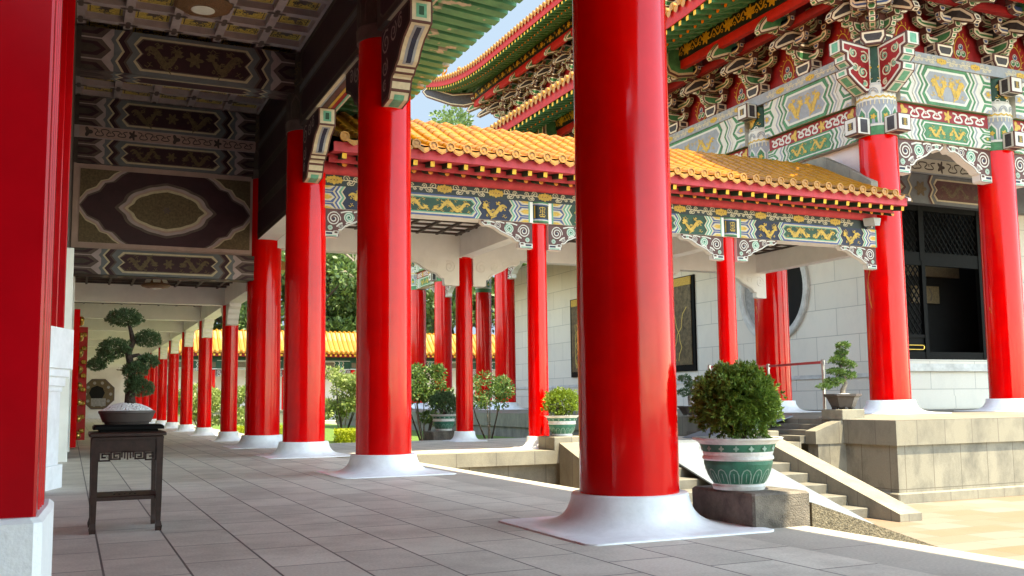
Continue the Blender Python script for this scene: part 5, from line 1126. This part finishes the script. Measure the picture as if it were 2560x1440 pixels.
# body walls
BX0, BY0, BY1 = 26.8, 26.72, 58.9
b = MB(); b.box((BX0, BY0, .6), (BX0+.5, BY1, 9.9), 'marble'); b.box((BX0-.06, BY0-.06, .6), (BX0, BY1+.05, 1.86), 'marble'); b.box((BX0-.12, BY0-.12, 1.86), (BX0, BY1+.1, 1.93), 'marblep'); b.box((BX0-.09, BY0-.09, 1.93), (BX0, BY1+.1, 2.02), 'marblep'); part('wall', b, hall)
b = MB(); b.box((BX0+.5, BY0, .6), (27.6, BY0+.4, 9.6), 'marble'); b.box((27.6, BY0, .6), (44, BY0+.4, 2.5), 'marble'); b.box((BX0+.5, BY0-.10, 2.2), (44, BY0, 2.34), 'marblep'); b.box((BX0+.5, BY0-.16, 2.06), (44, BY0, 2.2), 'marblep'); b.box((32.6, BY0, 2.5), (44, BY0+.4, 9.6), 'marble'); b.box((BX0+.6, BY0-.03, .7), (44, BY0, 1.15), 'marble'); part('wall', b, hall)
b = MB(); b.box((44, BY0, .6), (50, BY1, 9.9), 'marble'); b.box((BX0+.5, BY1-.5, .6), (50, BY1, 9.9), 'marble'); part('wall', b, hall)
b = MB()
yc_, zc_ = 32.62, 5.65; n = 72
rr = [[(BX0+ox, yc_+r*math.cos(2*math.pi*i/n), zc_+r*math.sin(2*math.pi*i/n)) for i in range(n)] for ox, r in ((-.002, 2.22), (-.14, 2.22), (-.17, 2.16), (-.17, 1.99), (-.11, 1.93), (-.004, 1.90))]
for j in range(5): b.add(rr[j]+rr[j+1], [(i, (i+1) % n, n+(i+1) % n, n+i) for i in range(n)], 'marblep', j in (0,))
rw = part('round_window', b, hall)
b = MB(); b.face([(BX0-.005, yc_+1.92*math.cos(2*math.pi*i/n), zc_+1.92*math.sin(2*math.pi*i/n)) for i in range(n)], 'opening'); b.face([(BX0-.012, yc_+1.9*math.cos(t), zc_+1.9*math.sin(t)) for t in [(-1.05+2.1*i/20) for i in range(21)]], 'grey'); part('window_panel', b, rw)
for (y0, y1) in ((38.25, 42.2), (46.6, 50.8)):
    b = MB(); b.box((BX0-.10, y0, 2.45), (BX0-.002, y1, 7.0), 'bwood'); b.box((BX0-.14, y0+.22, 2.75), (BX0-.1, y1-.22, 6.55), 'bronzep'); b.box((BX0-.15, y0+.2, 6.56), (BX0-.1, y1-.2, 6.95), 'gold')
    P = Pl((BX0-.14, y0+.22, 2.75), Y_, -X_)
    for i in range(9):
        pts = [(.3+rnd.random()*3, .2)]; 
        for q in range(8): pts.append((min(3.3, max(.1, pts[-1][0]+rnd.uniform(-.35, .35))), pts[-1][1]+.32))
        ribbon(b, P, pts, .05, 'goldd', 2)
    part('carved_panel', b, hall)
# inner beams and dark lattice window in the front bay
b = MB(); b.box((22.4, 26.30, 9.42), (44, 26.7, 10.05), 'grblue'); P = Pl((22.4, 26.30, 9.42), X_, -Y_); rect(b, P, 0, .05, 20, .58, 'wht', 1); scroll(b, P, 4.6, 12, .06, .5, 'umber', 'umber', 1.9, .10); part('frieze', b, hall)
b = MB(); b.box((22.4, 26.34, 8.3), (44, 26.7, 9.4), 'slate'); P = Pl((26.9, 26.34, 8.3), X_, -Y_)
cells(b, P, .3, .8, 1.1, 0, 1, ('slate', 'brown', 'cream', 'umberl')); zband(b, P, 1.1, .08, 1.1, 0, .15, 1, 'cream', 6); zband(b, P, 2.1, .08, 1.1, 0, .15, 1, 'brown', 6); blob(b, P, 1.75, .55, .25, 'bronze', 4, 6, .3); zband(b, P, 2.2, .07, 1.1, 0, .15, 1, 'cream', 6)
npanel(b, P, 2.4, 6.3, .12, .86, .15, ((0, 'cream'), (.06, 'brown')), 6); dragon(b, P, 2.7, .25, 1.6, .6, 'bronze', 9, 1); dragon(b, P, 4.4, .25, 1.6, .6, 'bronze', 9, -1); part('beam', b, hall)
lw = MB(); x0, x1, z0, z1 = 27.6, 32.6, 2.5, 9.6
for (a, c) in (((x0, 8.9), (x1, 8.3)),): pass
for bx_ in ((x0, z0, x0+.12, 8.3), (x1-.12, z0, x1, 8.3), (28.9, z0, 29.08, 6.2), (28.85, 6.2, 29.1, 8.3), (31.9, z0, 32.05, 8.3)): lw.box((bx_[0], BY0-.02, bx_[1]), (bx_[2], BY0+.16, bx_[3]), 'bwood')
for z, h in ((2.5, .28), (6.02, .5), (8.1, .3), (3.3, .12)): lw.box((x0, BY0, z), (x1 if z != 3.3 else 28.9, BY0+.15, z+h), 'bwood')
lw.box((x0, BY0+.05, 2.7), (28.9, BY0+.1, 3.35), 'bwood'); part('window_frame', lw, hall)
def lattice(xa, xb, za, zb, s=.24):
    b = MB(); t = .045
    def clip(px, pz, dx, dz):
        # segment through the rectangle
        ts = []
        for (o, d, lo, hi) in ((px, dx, xa, xb), (pz, dz, za, zb)):
            a, c = (lo-o)/d, (hi-o)/d; ts.append((min(a, c), max(a, c)))
        t0, t1 = max(ts[0][0], ts[1][0]), min(ts[0][1], ts[1][1]); return (t0, t1) if t1-t0 > .05 else None
    for d in (1, -1):
        k = -60
        while k < 60:
            px, pz = xa+k*s, za
            q = clip(px, pz, 1, 1.35*d)
            if q:
                p, e = V((px+q[0], BY0+.09+.01*d, pz+1.35*d*q[0])), V((px+q[1], BY0+.09+.01*d, pz+1.35*d*q[1])); b.tube([p, e], t*.6, 'bwood', 4)
            k += 1
    part('lattice', b, hall)
lattice(x0+.12, 28.85, 3.42, 6.02); lattice(x0+.12, 28.85, 6.52, 8.1); lattice(29.1, 31.9, 6.52, 8.1)
b = MB(); b.box((27.0, BY0+2.5, .7), (44, BY0+2.6, 9.6), 'opening'); b.box((30.8, BY0+2.3, 4.9), (32.3, BY0+2.45, 5.6), 'bronze'); b.box((29.5, BY0+2.3, 6.0), (33.5, BY0+2.44, 6.5), 'bronze'); P = Pl((30.8, BY0+2.3, 4.9), X_, -Y_); ribbon(b, P, [(.4+.2*math.cos(t*.5), .35+.22*math.sin(t*.5)) for t in range(13)], .05, 'umber', 2); ribbon(b, P, [(1.0, .1), (1.1, .35), (.95, .6)], .06, 'umber', 2); part('interior', b, hall)
b = MB(); b.tube([(x+.0, BY0-.06, z) for x, z in ((27.8, 2.86), (28.7, 2.86), (28.76, 2.90), (28.76, 2.98), (28.7, 3.02), (27.8, 3.02), (27.8, 2.86))], .03, 'brass', 6); part('handle', b, hall)
# eaves of the double roof
def eave(p0, p1, N, up0=0., up1=0., zb=0., sp=.42, tiles=True, ts=.42):
    """rafters, fascia and tile ends along one side; p0,p1 = column line ends; up0/up1 = corner upturn"""
    p0, p1, N = V(p0), V(p1), V(N); U = (p1-p0).normalized(); L = (p1-p0).length; E = 4.3
    def dz(a, s):
        z = 0; out = 0
        for d, upx in ((a+E, up0), (L+E-a, up1)):
            if upx and d < 11: q = ((11-d)/11)**2.3; z += upx*q; out += .35*q*(upx > 0)
        f = max(0, s)/E; return z*f, out*f
    def pp(a, s, z): h, o = dz(a, s); return p0+U*a+N*(s+o)+Z_*(z+zb+h)
    b = MB(); a = -E if up0 else 0; a1 = L+E if up1 else L
    a += .12
    while a < a1-.1:
        cut = max(0, -a, a-L)        # hip: the rafters start on the hip line
        s0 = max(1.5, cut); 
        if s0 < 3.3:
            A_, B_ = pp(a, s0, 14.20-(s0-1.5)*.444), pp(a, 3.46, 13.33); b.tube([A_, B_], .085, 'green', 7, False); b.face([B_+N*.004+U*(.085*math.cos(t*.785))+Z_*(.085*math.sin(t*.785)) for t in range(8)], 'orapaint')
        s1 = max(2.7, cut)
        if s1 < 4.1:
            A_, B_ = pp(a+ts/2, s1, 13.55-(s1-2.7)*.16), pp(a+ts/2, 4.2, 13.22); h = .072
            c = lambda p: [p-U*h-Z_*h*1.1, p+U*h-Z_*h*1.1, p+U*h+Z_*h*1.1, p-U*h+Z_*h*1.1]
            b.add(c(A_)+c(B_), [(0, 1, 5, 4), (1, 2, 6, 5), (2, 3, 7, 6), (3, 0, 4, 7)], 'green'); b.face(c(B_), 'yelpaint')
        a += sp
    part('rafter_row', b, hall)
    b = MB(); m_ = max(2, int((a1+(E if up0 else 0))/.8)); aa = [(-E if up0 else 0)+((a1+(E if up0 else 0)))*i/m_ for i in range(m_+1)]
    for i in range(m_):
        x, y = aa[i], aa[i+1]; lo = lambda q: max(1.4, -q, q-L); hi_ = lambda q, s_: min(4.33, max(s_, -q, q-L)); rz_ = lambda s_: 13.76+(4.34-s_)*.30
        b.face([pp(x, lo(x), 14.33-(lo(x)-1.4)*.443), pp(x, 3.5, 13.40), pp(y, 3.5, 13.40), pp(y, lo(y), 14.33-(lo(y)-1.4)*.443)], 'green')
        b.face([pp(x, 2.6, 13.66), pp(x, 4.24, 13.32), pp(y, 4.24, 13.32), pp(y, 2.6, 13.66)], 'green')
        b.face([pp(x, 3.3, 13.46), pp(x, 3.52, 13.40), pp(x, 3.52, 13.48), pp(y, 3.52, 13.48), pp(y, 3.52, 13.40), pp(y, 3.3, 13.46)], 'redbr')
        b.face([pp(x, 3.53, 13.37), pp(x, 3.53, 13.50), pp(y, 3.53, 13.50), pp(y, 3.53, 13.37)], 'redbr')
        q = [(4.22, 13.30), (4.25, 13.30), (4.28, 13.74), (4.18, 13.74)]
        for j in range(4): b.face([pp(x, *q[j]), pp(x, *q[(j+1) % 4]), pp(y, *q[(j+1) % 4]), pp(y, *q[j])], 'redbr')
        b.face([pp(x, 4.34, 13.78), pp(x, 4.1, 13.86), pp(x, 1.0, 15.1), pp(x, 0.2, 15.6), pp(y, .2, 15.6), pp(y, 1.0, 15.1), pp(y, 4.1, 13.86), pp(y, 4.34, 13.78)] if False else [pp(x, 4.34, 13.76), pp(x, hi_(x, 2.6), rz_(hi_(x, 2.6))), pp(y, hi_(y, 2.6), rz_(hi_(y, 2.6))), pp(y, 4.34, 13.76)], 'ochre')
        if hi_(x, .2) < 2.6 and hi_(y, .2) < 2.6: b.face([pp(x, 2.6, rz_(2.6)), pp(x, hi_(x, .2), rz_(hi_(x, .2))), pp(y, hi_(y, .2), rz_(hi_(y, .2))), pp(y, 2.6, rz_(2.6))], 'ochre')
    part('fascia', b, hall)
    if tiles:
        b = MB(); a = (-E if up0 else 0)+.1
        while a < a1-.1:
            ph = pp(a, 4.36, 13.80); m_ = 12; r = .13
            rg_ = lambda rr_, o: [ph+N*o+U*(rr_*math.cos(6.283*t/m_))+Z_*(rr_*math.sin(6.283*t/m_)+.03) for t in range(m_)]
            q0, q1 = rg_(r, -.1), rg_(r, .02); b.add(q0+q1, [(t, (t+1) % m_, m_+(t+1) % m_, m_+t) for t in range(m_)], 'ochrel'); b.face(q1, 'ochrel'); b.face(rg_(r*.55, .03), 'ochrel')
            s2 = max(.4, -a, a-L)
            rows = []
            for s_, z_ in ((4.3, 13.78), (3.4, 14.05), (2.6, 14.29), (1.5, 14.62), (.4, 14.95)):
                s_ = max(s_, s2); z_ = z_ if s_ > s2 else 13.78+(4.3-s_)*.30
                c_ = pp(a, s_, z_); rows.append([c_+U*(.11*math.cos(math.pi*t/4))+Z_*(.12*math.sin(math.pi*t/4)) for t in range(5)])
            for i in range(4): b.add(rows[i]+rows[i+1], [(t, t+1, 6+t, 5+t) for t in range(4)], 'ochre', True)
            pd = pp(a+ts/2, 4.36, 13.74); w_ = ts*.38; b.face([pd+U*(-w_)+Z_*.03, pd+U*(-w_*.6)-Z_*.13, pd-Z_*.2, pd+U*(w_*.6)-Z_*.13, pd+U*w_+Z_*.03], 'ochrel')
            a += ts
        part('eave_tiles', b, hall)
    return pp
eave((HX, HYS[0], 0), (HX, HYS[-1], 0), (-1, 0, 0), 1.2, 1.2)
eave((HX, HYS[0], 0), (48, HYS[0], 0), (0, -1, 0), 1.2, 0, tiles=True)
UZ = 8.42; UX, UY0, UY1 = 26.8, 26.72, 59.3
pe = eave((UX, UY0, 0), (UX, UY1, 0), (-1, 0, 0), 1.5, 1.55, UZ)
eave((UX, UY1, 0), (46, UY1, 0), (0, 1, 0), 1.55, 0, UZ, tiles=False)
# upper storey: wall, bands, brackets, purlin
b = MB(); b.box((UX, UY0, 17.5), (46, UY1, 22.4), 'redp'); part('upper_wall', b, hall)
b = MB(); b.box((UX-.5, UY0-.5, 19.4), (UX, UY1+.5, 19.97), 'grblue'); b.box((UX-.3, UY0, 17.6), (UX, UY1+.3, 19.4), 'green'); part('beam', b, hall)
n = 13
for i in range(n+1):
    y = UY0+(UY1-UY0)*i/n; inst('bracket_set', bkm_, hall, (UX, y, 19.97), math.pi)
inst('bracket_set', bkm_, hall, (UX, UY1, 19.97), math.pi*.75, (1.4, 1, 1)); inst('bracket_set', bkm_, hall, (UX, UY1, 19.97), math.pi/2)
for i in range(1, 5): inst('bracket_set', bkm_, hall, (UX+2.5*i, UY1, 19.97), math.pi/2)
b = MB(); L = UY1-UY0+1.86
b.prism([(0, 21.78), (L, 21.78), (L, 22.34), (0, 22.34)], .30, (V((UX-1.86, UY0, 0)), Y_, Z_, -X_), 'black'); P = Pl((UX-2.01, UY0, 21.78), Y_, -X_); u = 12.
while u < L-.3:
    blob(b, P, u, .28, .19, 'gold', 2, 7, .32, .9)
    for t in range(3): ribbon(b, P, spiral(u+.35+.22*t, .28+(.10 if t % 2 else -.10), .1, 1.1, 0, 8), .045, 'gold', 2)
    u += 1.15
b.prism([(0, 21.35), (L, 21.35), (L, 21.78), (0, 21.78)], .2, (V((UX-1.86, UY0, 0)), Y_, Z_, -X_), 'redbr'); b.box((UX-1.8, UY1+1.75, 21.5), (46, UY1+2.0, 22.3), 'redbr'); part('purlin', b, hall)
dg = V((-1, 1, 0)).normalized()
b = MB(); inlay(b, [(1.0, 22.3), (1.0, 21.7), (3.4, 21.5), (4.4, 21.72), (6.3, 22.55), (6.6, 22.95), (6.2, 23.3), (4.2, 22.5)], .36, (V((UX, UY1, 0)), dg, Z_, V((1, 1, 0)).normalized()), ('brown', 'cream', 'dkgrey'), (.06, .13)); part('corner_rafter', b, hall)
b = MB(); pth = []
for i in range(13):
    e = 4.55-i*.9; q = ((4.55-e)/11); z = 13.95+UZ+(4.3-e)*.30+1.55*max(0, 1-i*.17)**2.0; pth.append(V((UX-e-.2, UY1+e+.2, z)))
b.tube(pth, [.20]*len(pth), 'ochre', 8); hr = part('hip_ridge', b, hall)
for i in range(4):
    c = pth[0].lerp(pth[4], .08+.26*i); b = MB(); b.box((c.x-.10, c.y-.10, c.z+.1), (c.x+.10, c.y+.10, c.z+.45), 'ochre'); b.sphere((c.x-.08, c.y+.08, c.z+.62), .17, 'ochre', 7, 5); b.tube([(c.x, c.y, c.z+.3), (c.x+.15, c.y-.15, c.z+.5), (c.x+.2, c.y-.2, c.z+.75)], [.08, .06, .03], 'ochre', 5); part('ridge_figure', b, hr)
b = MB()
def hip(x0, y0, x1, y1, z0, xi, yi, xj, yj, zi):
    A = [(x0, y0, z0), (x1, y0, z0), (x1, y1, z0), (x0, y1, z0)]; B = [(xi, yi, zi), (xj, yi, zi), (xj, yj, zi), (xi, yj, zi)]
    for i in range(4): b.face([A[i], A[(i+1) % 4], B[(i+1) % 4], B[i]], 'ochre')
    b.face(B, 'ochre'); b.face(A[::-1], 'umber')
hip(HX-.1, HY-.1, 50, 64.5, 14.85, UX, UY0, 48, UY1, 17.8); hip(UX-.1, UY0-.1, 47, UY1+.1, 14.9+UZ, 30, 31, 44, 55, 25.6); hip(30, 31, 44, 55, 25.61, 34, 38, 40, 49, 31)
part('roof', b, hall)
# ------------------------------------------------------------------ clear northern sky low behind the halls
m, n, l, b_ = newmat('pale_blue_sky'); em = n.new('ShaderNodeEmission'); em.inputs[0].default_value = (SKYC[0], SKYC[1], SKYC[2], 1); em.inputs[1].default_value = 1; l.new(em.outputs[0], n['Material Output'].inputs['Surface']); M['sky'] = m
b = MB(); n_ = 40; RS = 600
rows = [[(RS*math.cos(e)*math.sin(a), RS*math.cos(e)*math.cos(a), RS*math.sin(e)) for a in [R(-35+120*i/n_) for i in range(n_+1)]] for e in [R(q) for q in (-2, 8, 18, 28, 38, 48)]]
for j in range(5): b.add(rows[j]+rows[j+1], [(i, i+1, n_+2+i, n_+1+i) for i in range(n_)], 'sky')
o = part('sky', b); o['kind'] = 'structure'
# ------------------------------------------------------------------ trees beyond
def tree(x, y, z, h, r, label, leafk, n, s, seed, group, cr=.45):
    rg = random.Random(seed); t = thing('tree', label, 'tree', (x, y, z), group); b = MB(); ends = []
    b.tube([(x, y, z), (x+.1*r, y, z+h*.3), (x-.05*r, y, z+h*.6), (x, y, z+h*.9)], [h*.022, h*.018, h*.012, h*.003], 'bark', 7)
    for i in range(9):
        a = rg.random()*6.28; z0 = z+h*(.3+.5*rg.random()); q = r*(.5+.5*rg.random()); e = (x+q*math.cos(a), y+q*math.sin(a), z0+h*.16*rg.random()+.03*h); b.tube([(x, y, z0), (x+.5*q*math.cos(a), y+.5*q*math.sin(a), z0+h*.05), e], [h*.010, h*.006, h*.002], 'bark', 5); ends.append(e)
    part('trunk', b, t); b = MB(); m_ = 26
    for i in range(m_):
        if i < 9: c = ends[i]
        else:
            a = rg.random()*6.28; v = rg.random(); q = r*(1-.6*v**2)*rg.random()**.5; c = (x+q*math.cos(a), y+q*math.sin(a), z+h*(cr+(1-cr)*v*.93))
        rr = r*(.22+.22*rg.random()); leaves(b, c, rr, rr, rr*.7, n//m_, s, leafk, rg, .25, .15, .6)
    part('crown', b, t)
tree(36.8, 101, -1, 35.5, 6.2, 'tall light green tree rising above the yellow walkway roof, against the sky', 'lf_treel', 12000, .42, 1, 'trees beyond the far gallery', .62)
for i, (x, y, h, r) in enumerate(((8, 99, 17, 5.5), (15, 103, 19, 6), (21, 98, 20, 6.5), (27, 104, 21, 6.5), (32, 98, 19, 6), (39, 103, 20, 6.5), (12, 108, 22, 7), (24, 109, 24, 7), (45, 98, 20, 6))):
    tree(x, y, -1, h, r, 'dark leafy tree in the belt of trees beyond the far gallery', 'lf_tree', 9000, .50, 30+i, 'dark trees beyond the far gallery', .25)
dt = thing('bare_tree', 'pale bare branch standing out before the dark trees, left of the second big column', 'branch', (26.5, 95.5, -1)); b = MB()
for pth in ([(26.5, 95.5, -1), (27.2, 95.5, 8), (27.0, 95.5, 12), (25.6, 95.5, 15.4), (25.4, 95.5, 17.2)], [(25.7, 95.5, 15.2), (24.2, 95.5, 16.6), (22.8, 95.5, 16.9)], [(25.8, 95.5, 15.0), (26.2, 95.5, 16.9), (27.4, 95.5, 18.2)], [(26.6, 95.5, 13), (24.8, 95.5, 14.2), (23.8, 95.5, 14.1)]): b.tube(pth, [.16-.028*i for i in range(len(pth))], 'barkl', 5)
part('trunk', b, dt)
